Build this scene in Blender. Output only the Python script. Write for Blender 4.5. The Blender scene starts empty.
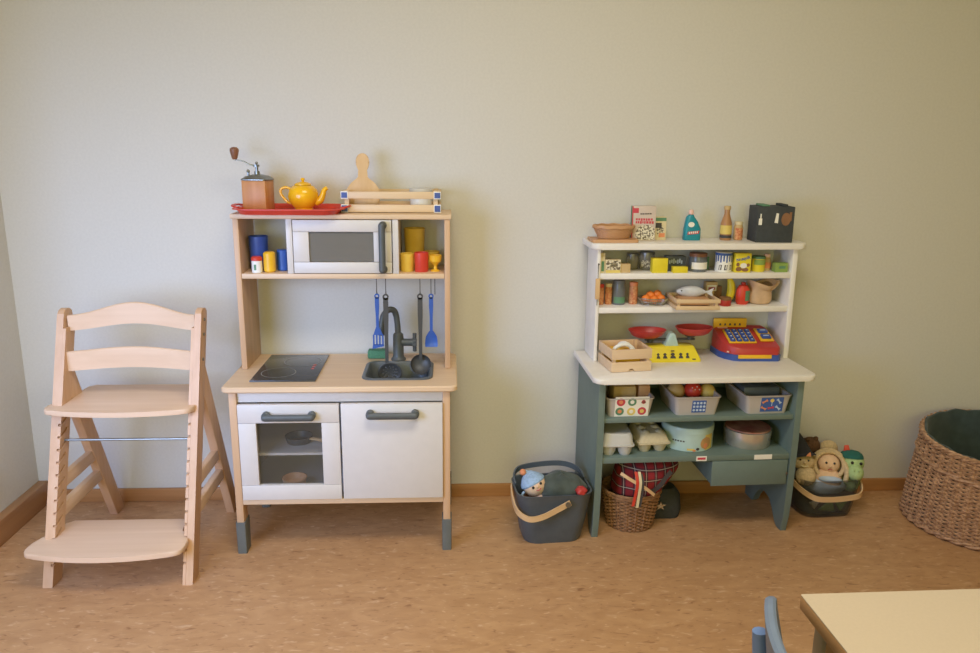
import bpy, bmesh, math, random
from mathutils import Vector, Matrix
random.seed(7)
PI = math.pi
sc = bpy.context.scene
col = sc.collection

# ------------------------------------------------------------------ colours / materials
def lin(c):
    c /= 255.0
    return c / 12.92 if c <= 0.04045 else ((c + 0.055) / 1.055) ** 2.4
def rgb(r, g, b):
    return (lin(r), lin(g), lin(b), 1.0)

def mat(name, c, rough=0.5, metal=0.0, var=0.06, scale=30.0, bump=0.0, spec=0.5, alpha=1.0, stretch=(1, 1, 1), c2=None, lo=0.35, hi=0.65, sheen=0.0, trans=0.0):
    m = bpy.data.materials.new(name)
    m.use_nodes = True
    nt = m.node_tree
    b = nt.nodes['Principled BSDF']
    base = rgb(*c)
    tc = nt.nodes.new('ShaderNodeTexCoord')
    mp = nt.nodes.new('ShaderNodeMapping'); mp.inputs['Scale'].default_value = stretch
    nz = nt.nodes.new('ShaderNodeTexNoise'); nz.inputs['Scale'].default_value = scale; nz.inputs['Detail'].default_value = 4
    nt.links.new(tc.outputs['Object'], mp.inputs['Vector']); nt.links.new(mp.outputs['Vector'], nz.inputs['Vector'])
    rp = nt.nodes.new('ShaderNodeValToRGB')
    rp.color_ramp.elements[0].position = lo; rp.color_ramp.elements[1].position = hi
    if c2 is None:
        d = [max(0, x * (1 - var)) for x in base[:3]]; e = [min(1, x * (1 + var)) for x in base[:3]]
    else:
        d = base[:3]; e = rgb(*c2)[:3]
    rp.color_ramp.elements[0].color = (*d, 1); rp.color_ramp.elements[1].color = (*e, 1)
    nt.links.new(nz.outputs['Fac'], rp.inputs['Fac']); nt.links.new(rp.outputs['Color'], b.inputs['Base Color'])
    b.inputs['Roughness'].default_value = rough; b.inputs['Metallic'].default_value = metal
    b.inputs['Specular IOR Level'].default_value = spec
    b.inputs['Alpha'].default_value = alpha
    b.inputs['Transmission Weight'].default_value = trans
    if sheen: b.inputs['Sheen Weight'].default_value = sheen
    if bump:
        bn = nt.nodes.new('ShaderNodeBump'); bn.inputs['Strength'].default_value = bump; bn.inputs['Distance'].default_value = 0.002
        nt.links.new(nz.outputs['Fac'], bn.inputs['Height']); nt.links.new(bn.outputs['Normal'], b.inputs['Normal'])
    return m

def wood(name, c, c2, grain='x', rough=0.45, scale=14.0):
    st = {'x': (0.12, 3, 3), 'y': (3, 0.12, 3), 'z': (3, 3, 0.12)}[grain]
    return mat(name, c, rough, scale=scale, stretch=st, c2=c2, lo=0.3, hi=0.7, bump=0.05)

def floor_mat():
    m = bpy.data.materials.new('linoleum'); m.use_nodes = True
    nt = m.node_tree; b = nt.nodes['Principled BSDF']; N = nt.nodes.new; L = nt.links.new
    tc = N('ShaderNodeTexCoord')
    def noise(scale, st, det=5, dist=0.0):
        mp = N('ShaderNodeMapping'); mp.inputs['Scale'].default_value = st
        n = N('ShaderNodeTexNoise'); n.inputs['Scale'].default_value = scale; n.inputs['Detail'].default_value = det; n.inputs['Distortion'].default_value = dist
        L(tc.outputs['Object'], mp.inputs['Vector']); L(mp.outputs['Vector'], n.inputs['Vector']); return n
    n1 = noise(14, (0.7, 1.6, 1), 7, 1.2); n2 = noise(52, (0.55, 1.5, 1), 5, 0.8); n3 = noise(2.2, (1, 1, 1), 3)
    r1 = N('ShaderNodeValToRGB')
    r1.color_ramp.elements[0].position = 0.30; r1.color_ramp.elements[0].color = rgb(*FL1)
    r1.color_ramp.elements[1].position = 0.72; r1.color_ramp.elements[1].color = rgb(*FL2)
    L(n1.outputs['Fac'], r1.inputs['Fac'])
    r2 = N('ShaderNodeValToRGB')
    r2.color_ramp.elements[0].position = 0.60; r2.color_ramp.elements[0].color = (0, 0, 0, 1)
    r2.color_ramp.elements[1].position = 0.70; r2.color_ramp.elements[1].color = (1, 1, 1, 1)
    L(n2.outputs['Fac'], r2.inputs['Fac'])
    mx = N('ShaderNodeMix'); mx.data_type = 'RGBA'; mx.inputs['B'].default_value = rgb(*FL3)
    ml = N('ShaderNodeMath'); ml.operation = 'MULTIPLY'; ml.inputs[1].default_value = 0.75
    L(r2.outputs['Color'], ml.inputs[0]); L(ml.outputs[0], mx.inputs['Factor']); L(r1.outputs['Color'], mx.inputs['A'])
    r3 = N('ShaderNodeValToRGB')
    r3.color_ramp.elements[0].position = 0.28; r3.color_ramp.elements[0].color = (1, 1, 1, 1)
    r3.color_ramp.elements[1].position = 0.40; r3.color_ramp.elements[1].color = (0, 0, 0, 1)
    L(n2.outputs['Fac'], r3.inputs['Fac'])
    mx2 = N('ShaderNodeMix'); mx2.data_type = 'RGBA'; mx2.inputs['B'].default_value = rgb(*FL4)
    ml2 = N('ShaderNodeMath'); ml2.operation = 'MULTIPLY'; ml2.inputs[1].default_value = 0.8
    L(r3.outputs['Color'], ml2.inputs[0]); L(ml2.outputs[0], mx2.inputs['Factor']); L(mx.outputs['Result'], mx2.inputs['A'])
    L(mx2.outputs['Result'], b.inputs['Base Color'])
    b.inputs['Roughness'].default_value = 0.42; b.inputs['Specular IOR Level'].default_value = 0.4
    return m
FL1, FL2, FL3, FL4 = (180, 136, 94), (198, 154, 110), (214, 176, 140), (144, 100, 66)

def plaid_mat():
    m = bpy.data.materials.new('tartan'); m.use_nodes = True
    nt = m.node_tree; b = nt.nodes['Principled BSDF']; N = nt.nodes.new; L = nt.links.new
    tc = N('ShaderNodeTexCoord'); cur = None
    base = rgb(150, 40, 48)
    def stripes(direction, scale, color, pos, prev, fac):
        w = N('ShaderNodeTexWave'); w.bands_direction = direction; w.inputs['Scale'].default_value = scale; w.inputs['Distortion'].default_value = 0.6
        L(tc.outputs['Object'], w.inputs['Vector'])
        r = N('ShaderNodeValToRGB'); r.color_ramp.elements[0].position = pos; r.color_ramp.elements[0].color = (0, 0, 0, 1)
        r.color_ramp.elements[1].position = pos + 0.03; r.color_ramp.elements[1].color = (fac, fac, fac, 1)
        L(w.outputs['Fac'], r.inputs['Fac'])
        mx = N('ShaderNodeMix'); mx.data_type = 'RGBA'; mx.inputs['B'].default_value = color
        L(r.outputs['Color'], mx.inputs['Factor'])
        if prev is None: mx.inputs['A'].default_value = base
        else: L(prev, mx.inputs['A'])
        return mx.outputs['Result']
    cur = stripes('X', 9, rgb(50, 45, 55), 0.72, cur, 0.75)
    cur = stripes('Z', 9, rgb(50, 45, 55), 0.72, cur, 0.6)
    cur = stripes('X', 9, rgb(220, 205, 190), 0.985, cur, 0.6)
    cur = stripes('Z', 9, rgb(220, 205, 190), 0.985, cur, 0.8)
    L(cur, b.inputs['Base Color']); b.inputs['Roughness'].default_value = 0.9
    return m

def glass_mat(name, tint, amount):
    m = bpy.data.materials.new(name); m.use_nodes = True
    nt = m.node_tree; N = nt.nodes.new; L = nt.links.new
    out = nt.nodes['Material Output']; nt.nodes.remove(nt.nodes['Principled BSDF'])
    tr = N('ShaderNodeBsdfTransparent'); tr.inputs['Color'].default_value = (0.95, 0.95, 0.95, 1)
    pb = N('ShaderNodeBsdfPrincipled'); pb.inputs['Base Color'].default_value = rgb(*tint); pb.inputs['Roughness'].default_value = 0.15
    nz = N('ShaderNodeTexNoise'); nz.inputs['Scale'].default_value = 3
    mr = N('ShaderNodeMapRange'); mr.inputs['To Min'].default_value = amount * 0.9; mr.inputs['To Max'].default_value = amount * 1.1
    L(nz.outputs['Fac'], mr.inputs['Value'])
    mx = N('ShaderNodeMixShader'); L(mr.outputs['Result'], mx.inputs['Fac'])
    L(tr.outputs[0], mx.inputs[1]); L(pb.outputs[0], mx.inputs[2]); L(mx.outputs[0], out.inputs['Surface'])
    return m

M = {}
M['wall'] = mat('wall_paint', (213, 210, 203), 0.9, var=0.02, scale=120, bump=0.08, spec=0.2)
M['ceil'] = mat('ceiling_paint', (225, 222, 212), 0.9, var=0.02, scale=60, spec=0.2)
M['base'] = wood('baseboard_wood', (168, 118, 70), (188, 136, 86), 'x')
M['basey'] = wood('baseboard_wood_y', (168, 122, 80), (184, 138, 94), 'y')
M['floor'] = floor_mat()
M['beechx'] = wood('beech_x', (220, 186, 154), (230, 198, 168), 'x')
M['beechy'] = wood('beech_y', (216, 182, 150), (226, 194, 164), 'y')
M['beechz'] = wood('beech_z', (206, 164, 126), (218, 178, 142), 'z')
M['birchx'] = wood('birch_x', (216, 184, 150), (228, 200, 166), 'x')
M['birchz'] = wood('birch_z', (200, 162, 124), (214, 176, 140), 'z')
M['palewood'] = wood('pale_wood', (214, 182, 142), (226, 198, 160), 'x')
M['palewoodz'] = wood('pale_wood_z', (208, 168, 118), (220, 184, 138), 'z')
M['millwood'] = wood('mill_wood', (190, 128, 72), (206, 146, 90), 'z')
M['knobwood'] = wood('knob_wood', (128, 84, 58), (150, 102, 72), 'z')
M['white'] = mat('white_lacquer', (214, 208, 203), 0.4, var=0.015)
M['shopwhite'] = mat('shop_white', (238, 233, 228), 0.45, var=0.02)
M['green'] = mat('grey_green_paint', (110, 127, 121), 0.5, var=0.03)
M['dgrey'] = mat('dark_grey_plastic', (84, 88, 88), 0.45, var=0.05)
M['sleeve'] = mat('grey_sleeve', (104, 108, 106), 0.6, var=0.05)
M['hob'] = mat('hob_glass', (66, 66, 66), 0.12, var=0.03)
M['hobring'] = mat('hob_ring', (150, 150, 146), 0.4)
M['ledred'] = mat('led_red', (205, 90, 80), 0.4)
M['sink'] = mat('sink_grey', (92, 98, 102), 0.4, var=0.05)
M['black'] = mat('black_plastic', (70, 70, 70), 0.45, var=0.05)
M['wire'] = mat('dark_wire', (90, 84, 78), 0.35, metal=0.6)
M['blue'] = mat('blue_plastic', (52, 92, 172), 0.35, var=0.05)
M['lblue'] = mat('blue_enamel', (58, 84, 156), 0.35, var=0.05)
M['red'] = mat('red_plastic', (212, 66, 50), 0.4, var=0.05)
M['dred'] = mat('dark_red_plastic', (184, 58, 54), 0.4, var=0.05)
M['yellow'] = mat('yellow_plastic', (238, 186, 44), 0.35, var=0.05)
M['byellow'] = mat('bright_yellow', (232, 212, 52), 0.45, var=0.04)
M['amber'] = mat('amber_translucent', (255, 214, 90), 0.3, var=0.05, alpha=0.75)
M['teapot'] = mat('teapot_glaze', (244, 186, 32), 0.18, var=0.05)
M['metal'] = mat('steel', (190, 186, 178), 0.3, metal=0.9, var=0.05)
M['dmetal'] = mat('dull_metal', (140, 140, 134), 0.35, metal=0.8, var=0.05)
M['sponge'] = mat('green_sponge', (82, 134, 104), 0.9, var=0.15, scale=200, bump=0.4)
M['whiteplastic'] = mat('white_plastic', (238, 236, 230), 0.4, var=0.02)
M['frost'] = mat('frosted_plastic', (226, 224, 220), 0.45, var=0.03, alpha=0.72)
M['cork'] = wood('cork_brown', (188, 138, 98), (206, 160, 118), 'x')
M['greybin'] = mat('grey_bin', (186, 178, 174), 0.5, var=0.02)
M['sticker'] = mat('sticker_white', (240, 236, 226), 0.6, var=0.02)
M['sred'] = mat('print_red', (200, 70, 84), 0.6); M['sgreen'] = mat('print_green', (96, 140, 108), 0.6)
M['sblue'] = mat('print_blue', (66, 98, 168), 0.6); M['slight'] = mat('print_pale_blue', (190, 206, 230), 0.6)
M['sorange'] = mat('print_orange', (226, 144, 100), 0.6); M['syel'] = mat('print_yellow', (226, 200, 110), 0.6)
M['sdark'] = mat('print_dark', (70, 66, 68), 0.6); M['sbrown'] = mat('print_brown', (140, 100, 70), 0.6)
M['cream'] = mat('cream_card', (222, 206, 166), 0.7, var=0.04)
M['tan'] = mat('tan_card', (204, 174, 124), 0.7, var=0.04)
M['cerealgrey'] = mat('cereal_card', (206, 190, 178), 0.6, var=0.04)
M['cerealpile'] = mat('cereal_print', (226, 216, 190), 0.7, c2=(104, 92, 72), scale=160, lo=0.47, hi=0.55)
M['teal'] = mat('teal_plastic', (34, 140, 156), 0.35, var=0.05)
M['pink'] = mat('pink_plastic', (240, 196, 184), 0.45)
M['brownglass'] = mat('brown_bottle', (178, 130, 88), 0.3, var=0.06)
M['boxblack'] = mat('black_felt_board', (62, 66, 68), 0.8, var=0.08, scale=80)
M['glass'] = mat('jar_glass', (170, 162, 146), 0.12, alpha=0.55, var=0.03)
M['jargrey'] = mat('jar_blue_grey', (112, 116, 120), 0.25, var=0.06)
M['spice'] = mat('spice_mix', (190, 104, 66), 0.6, c2=(226, 168, 116), scale=120)
M['orange'] = mat('orange_peel', (236, 132, 52), 0.5, var=0.08, scale=150, bump=0.2)
M['fishgrey'] = mat('fish_grey', (200, 200, 202), 0.35, var=0.1, scale=25)
M['bagcloth'] = mat('bag_cloth', (206, 172, 136), 0.85, var=0.12, scale=25, bump=0.4)
M['navy'] = mat('navy_plastic', (84, 92, 100), 0.45, var=0.06)
M['navymesh'] = mat('navy_mesh', (80, 86, 88), 0.55, var=0.08, alpha=0.40)
M['liner'] = mat('dark_green_cloth', (62, 74, 72), 0.95, var=0.15, scale=30, bump=0.4, sheen=0.2)
M['olive'] = mat('olive_cloth', (74, 82, 76), 0.95, var=0.25, scale=22, bump=0.5, sheen=0.2)
M['lime'] = mat('green_scrap', (140, 166, 84), 0.9, var=0.1)
M['handlewood'] = wood('handle_wood', (212, 174, 126), (226, 190, 146), 'x')
M['wicker'] = mat('wicker_strand', (150, 112, 84), 0.55, c2=(206, 164, 128), scale=60, stretch=(1, 1, 2))
M['wickerdark'] = mat('wicker_brown', (134, 96, 66), 0.6, c2=(168, 126, 90), scale=60)
M['tartan'] = plaid_mat()
M['skin'] = mat('doll_cloth_skin', (236, 200, 168), 0.9, var=0.04, scale=80)
M['knit'] = mat('beige_knit', (212, 188, 150), 0.95, var=0.12, scale=160, bump=0.5)
M['capblue'] = mat('pale_blue_knit', (158, 184, 214), 0.95, var=0.12, scale=140, bump=0.4)
M['dino'] = mat('green_plush', (178, 204, 144), 0.95, var=0.08, scale=120, bump=0.4)
M['dinocap'] = mat('teal_felt', (44, 104, 96), 0.95, var=0.1)
M['blackfelt'] = mat('black_felt', (52, 52, 58), 0.95, var=0.1)
M['brownfur'] = mat('brown_fur', (98, 70, 50), 0.98, var=0.3, scale=200, bump=0.8)
M['eye'] = mat('eye_black', (30, 28, 28), 0.3)
M['tin'] = mat('pale_blue_tin', (182, 206, 202), 0.35, var=0.04)
M['tinpic'] = mat('tin_picture_brown', (196, 150, 96), 0.5, var=0.1)
M['silver'] = mat('silver_tin', (214, 206, 196), 0.25, metal=0.7, var=0.05)
M['tinred'] = mat('tin_red_lid', (150, 84, 74), 0.4, c2=(186, 140, 118), scale=18)
M['eggtan'] = mat('egg_carton_tan', (206, 192, 160), 0.9, var=0.05, scale=100, bump=0.2)
M['tabletop'] = mat('table_laminate', (203, 186, 164), 0.35, var=0.015, scale=200)
M['tableedge'] = wood('table_edge', (180, 134, 88), (196, 150, 102), 'y')
M['tableleg'] = mat('table_leg_grey', (160, 148, 130), 0.4, var=0.05)
M['chairblue'] = mat('chair_blue', (112, 140, 190), 0.45, var=0.04)
M['chairgrey'] = mat('chair_slate', (118, 134, 160), 0.5, var=0.04)
M['pane'] = glass_mat('microwave_pane', (140, 136, 128), 0.55)
M['pane2'] = glass_mat('oven_pane', (130, 122, 108), 0.14)
M['winglass'] = glass_mat('window_glass', (220, 230, 235), 0.06)
M['lamp'] = None

# ------------------------------------------------------------------ mesh builder
class B:
    def __init__(s): s.bm = bmesh.new(); s.xf = Matrix.Identity(4)
    def v(s, p): return s.bm.verts.new(s.xf @ Vector(p))
    def f(s, vs, mi=0):
        try:
            fc = s.bm.faces.new(vs); fc.material_index = mi; return fc
        except ValueError: return None
    def box(s, x0, x1, y0, y1, z0, z1, bev=0.0, mi=0, seg=2):
        P = [(x0, y0, z0), (x1, y0, z0), (x1, y1, z0), (x0, y1, z0), (x0, y0, z1), (x1, y0, z1), (x1, y1, z1), (x0, y1, z1)]
        vs = [s.v(p) for p in P]
        F = [s.f([vs[i] for i in q], mi) for q in ((3, 2, 1, 0), (4, 5, 6, 7), (0, 1, 5, 4), (1, 2, 6, 5), (2, 3, 7, 6), (3, 0, 4, 7))]
        if bev:
            es = list({e for fc in F for e in fc.edges})
            r = bmesh.ops.bevel(s.bm, geom=es, offset=bev, segments=seg, affect='EDGES', profile=0.5)
            for fc in r['faces']: fc.material_index = mi
        return s
    def loft(s, rings, mi=0, cap0=True, cap1=True, closed=True):
        R = [[s.v(p) for p in r] for r in rings]
        n = len(R[0])
        for a, b in zip(R, R[1:]):
            for i in range(n if closed else n - 1):
                s.f([a[i], a[(i + 1) % n], b[(i + 1) % n], b[i]], mi)
        if cap0: s.f(R[0][::-1], mi)
        if cap1: s.f(R[-1], mi)
        return s
    def prism(s, pts, axis, d0, d1, mi=0, bev=0.0):
        def P(p, d):
            return {'x': (d, p[0], p[1]), 'y': (p[0], d, p[1]), 'z': (p[0], p[1], d)}[axis]
        n0 = len(s.bm.faces)
        a = [s.v(P(p, d0)) for p in pts]; b = [s.v(P(p, d1)) for p in pts]
        n = len(pts); F = []
        for i in range(n): F.append(s.f([a[i], a[(i + 1) % n], b[(i + 1) % n], b[i]], mi))
        F.append(s.f(a[::-1], mi)); F.append(s.f(b, mi))
        if bev:
            es = list(set(F[-1].edges) | set(F[-2].edges))
            r = bmesh.ops.bevel(s.bm, geom=es, offset=bev, segments=2, affect='EDGES', profile=0.5)
            for fc in r['faces']: fc.material_index = mi
        return s
    def lathe(s, prof, c=(0, 0, 0), n=24, mi=0, sx=1, sy=1, axis='z', cap0=False, cap1=False):
        rings = []
        for r, z in prof:
            ring = []
            for i in range(n):
                t = 2 * PI * i / n; a, b = r * math.cos(t) * sx, r * math.sin(t) * sy
                p = {'z': (a, b, z), 'y': (a, -z, b), 'x': (z, a, b)}[axis]
                ring.append((c[0] + p[0], c[1] + p[1], c[2] + p[2]))
            rings.append(ring)
        return s.loft(rings, mi, cap0, cap1)
    def cyl(s, c, r, h, n=20, mi=0, axis='z', r2=None, bev=0.0):
        r2 = r if r2 is None else r2
        b = bev
        prof = [(r, 0), (r2, h)] if not b else [(r - b, 0), (r, b), (r2, h - b), (r2 - b, h)]
        return s.lathe(prof, c, n, mi, axis=axis, cap0=True, cap1=True)
    def tube(s, pts, r, n=8, closed=False, mi=0, sq=None):
        P = [Vector(p) for p in pts]; m = len(P); rings = []
        up = None
        for i in range(m):
            if closed: t = P[(i + 1) % m] - P[i - 1]
            else: t = P[min(i + 1, m - 1)] - P[max(i - 1, 0)]
            t.normalize()
            if up is None:
                up = Vector((0, 0, 1)) if abs(t.z) < 0.9 else Vector((0, 1, 0))
            sd = t.cross(up)
            if sd.length < 1e-6: sd = t.cross(Vector((1, 0.2, 0)))
            sd.normalize(); up = sd.cross(t).normalized()
            ri = r[i] if isinstance(r, (list, tuple)) else r
            ring = []
            for k in range(n):
                a = 2 * PI * (k + 0.5) / n
                ca, sa = math.cos(a), math.sin(a)
                if sq: ca *= sq[0]; sa *= sq[1]
                ring.append(P[i] + sd * (ri * ca) + up * (ri * sa))
            rings.append(ring)
        if closed: return s.loft(rings + [rings[0]], mi, False, False)
        return s.loft(rings, mi)
    def ell(s, c, r, n=16, m=10, mi=0):
        if not isinstance(r, (tuple, list)): r = (r, r, r)
        rings = []
        for j in range(1, m):
            ph = PI * j / m - PI / 2
            rings.append([(c[0] + r[0] * math.cos(ph) * math.cos(2 * PI * i / n), c[1] + r[1] * math.cos(ph) * math.sin(2 * PI * i / n), c[2] + r[2] * math.sin(ph)) for i in range(n)])
        R = [[s.v(p) for p in q] for q in rings]
        for a, b in zip(R, R[1:]):
            for i in range(n): s.f([a[i], a[(i + 1) % n], b[(i + 1) % n], b[i]], mi)
        lo = s.v((c[0], c[1], c[2] - r[2])); hi = s.v((c[0], c[1], c[2] + r[2]))
        for i in range(n):
            s.f([lo, R[0][(i + 1) % n], R[0][i]], mi); s.f([hi, R[-1][i], R[-1][(i + 1) % n]], mi)
        return s
    def rot(s, ax, deg, c=(0, 0, 0)):
        s.xf = s.xf @ Matrix.Translation(c) @ Matrix.Rotation(math.radians(deg), 4, ax) @ Matrix.Translation([-x for x in c]); return s
    def at(s, p): s.xf = s.xf @ Matrix.Translation(p); return s
    def reset(s): s.xf = Matrix.Identity(4); return s
    def build(s, name, mats, parent=None, label=None, loc=None, rotz=0.0, sharp=35, mods=None):
        bm = s.bm
        bmesh.ops.remove_doubles(bm, verts=bm.verts, dist=1e-6)
        bmesh.ops.recalc_face_normals(bm, faces=bm.faces)
        me = bpy.data.meshes.new(name); bm.to_mesh(me); bm.free()
        if not isinstance(mats, (list, tuple)): mats = [mats]
        for k in mats: me.materials.append(M[k] if isinstance(k, str) else k)
        me.polygons.foreach_set('use_smooth', [True] * len(me.polygons))
        me.set_sharp_from_angle(angle=math.radians(sharp))
        o = bpy.data.objects.new(name, me); col.objects.link(o)
        if parent: o.parent = parent
        if loc: o.location = loc
        if rotz: o.rotation_euler.z = rotz
        if label: o['label'] = label
        for m in mods or ():
            md = o.modifiers.new(m[0], m[0])
            for k, v in m[1].items(): setattr(md, k, v)
        return o

def tag(o, label, cat, group=None):
    o['label'] = label; o['category'] = cat
    if group: o['group'] = group
    return o
def thing(name, label, cat, loc=(0, 0, 0), rotz=0.0, group=None):
    o = bpy.data.objects.new(name, None); o.empty_display_size = 0.05; col.objects.link(o)
    o.location = loc; o.rotation_euler = (0, 0, math.radians(rotz))
    return tag(o, label, cat, group)
def struct(o): o['kind'] = 'structure'; return o
def dup(root, loc, rotz, label, group=None):
    r = root.copy(); col.objects.link(r); r.location = loc; r.rotation_euler = (0, 0, math.radians(rotz)); r['label'] = label
    if group: r['group'] = group
    for ch in list(root.children):
        c = ch.copy(); col.objects.link(c); c.parent = r
        for g in list(ch.children):
            d = g.copy(); col.objects.link(d); d.parent = c
    return r
def rr(cx, cy, w, d, r, n=5):
    pts = []
    for (sx, sy, a0) in ((1, -1, -PI / 2), (1, 1, 0), (-1, 1, PI / 2), (-1, -1, PI)):
        for i in range(n + 1):
            a = a0 + PI / 2 * i / n
            pts.append((cx + sx * (w / 2 - r) + r * math.cos(a), cy + sy * (d / 2 - r) + r * math.sin(a)))
    return pts
def ring(pts, z): return [(x, y, z) for x, y in pts]
def arc(cx, cy, r, a0, a1, n):
    return [(cx + r * math.cos(math.radians(a0 + (a1 - a0) * i / n)), cy + r * math.sin(math.radians(a0 + (a1 - a0) * i / n))) for i in range(n + 1)]
def smooth(pts, n=6):
    P = [Vector(p) for p in pts]; out = []
    for i in range(len(P) - 1):
        p0, p1, p2, p3 = P[max(i - 1, 0)], P[i], P[i + 1], P[min(i + 2, len(P) - 1)]
        for k in range(n):
            t = k / n
            out.append(0.5 * ((2 * p1) + (p2 - p0) * t + (2 * p0 - 5 * p1 + 4 * p2 - p3) * t * t + (3 * p1 - p0 - 3 * p2 + p3) * t ** 3))
    out.append(P[-1]); return out

# ------------------------------------------------------------------ room
XL, XR, YF, ZC = -1.52, 3.6, -5.2, 2.7
struct(B().box(XL - .1, XR + .1, YF - .1, .1, -.1, 0).build('floor', 'floor'))
struct(B().box(XL - .1, XR + .1, YF - .1, .1, ZC, ZC + .1).build('ceiling', 'ceil'))
struct(B().box(XL - .1, XR + .1, 0, .1, 0, ZC).build('wall_back', 'wall'))
def wall_with_hole(name, axis, at0, at1, u0, u1, hu0, hu1, hz0, hz1):
    b = B()
    def bx(a, c, z0, z1):
        if axis == 'x': b.box(at0, at1, a, c, z0, z1)
        else: b.box(a, c, at0, at1, z0, z1)
    bx(u0, hu0, 0, ZC); bx(hu1, u1, 0, ZC); bx(hu0, hu1, 0, hz0); bx(hu0, hu1, hz1, ZC)
    return struct(b.build(name, 'wall'))
WL = (-2.6, -.75, .45, 1.95)      # window in the left wall
WF = (-1.3, 1.4, .9, 2.3)          # windows in the wall behind the camera
wall_with_hole('wall_left', 'x', XL - .1, XL, YF, 0, *WL)
struct(B().box(XR, XR + .1, YF, 0, 0, ZC).build('wall_right', 'wall'))
wall_with_hole('wall_front', 'y', YF - .1, YF, XL - .1, XR + .1, *WF)
def window(name, axis, at, u0, u1, z0, z1, npan):
    b = B(); g = B()
    def bx(bb, a, c, z, zz, t):
        if axis == 'x': bb.box(at - t, at + t, a, c, z, zz)
        else: bb.box(a, c, at - t, at + t, z, zz)
    w = .05
    bx(b, u0, u1, z0, z0 + w, .03); bx(b, u0, u1, z1 - w, z1, .03)
    for i in range(npan + 1):
        u = u0 + (u1 - u0 - w) * i / npan; bx(b, u, u + w, z0 + w, z1 - w, .03)
    bx(g, u0 + w, u1 - w, z0 + w, z1 - w, .003)
    o = struct(b.build(name, 'white')); g.build('glass_pane', 'winglass', o)
window('window_1', 'x', XL - .05, *WL, 2)
window('window_2', 'y', YF - .05, *WF, 3)
struct(B().box(XL + .035, XR, -.014, 0, 0, .05, .003).build('baseboard_back', 'base'))
bl = B().box(XL, XL + .035, YF, -.0005, 0, .085, .003)
struct(bl.build('baseboard_left', 'basey'))
sk = thing('wall_socket', 'white wall socket plate low on the left wall above the baseboard', 'socket', (XL, -.32, .20))
B().box(0, .012, -.055, .055, -.05, .05, .004).build('plate', 'whiteplastic', sk)
B().lathe([(.024, .012), (.022, .0125), (.02, .008), (.001, .008)], axis='x', n=20).build('outlet', 'white', sk)

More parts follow.
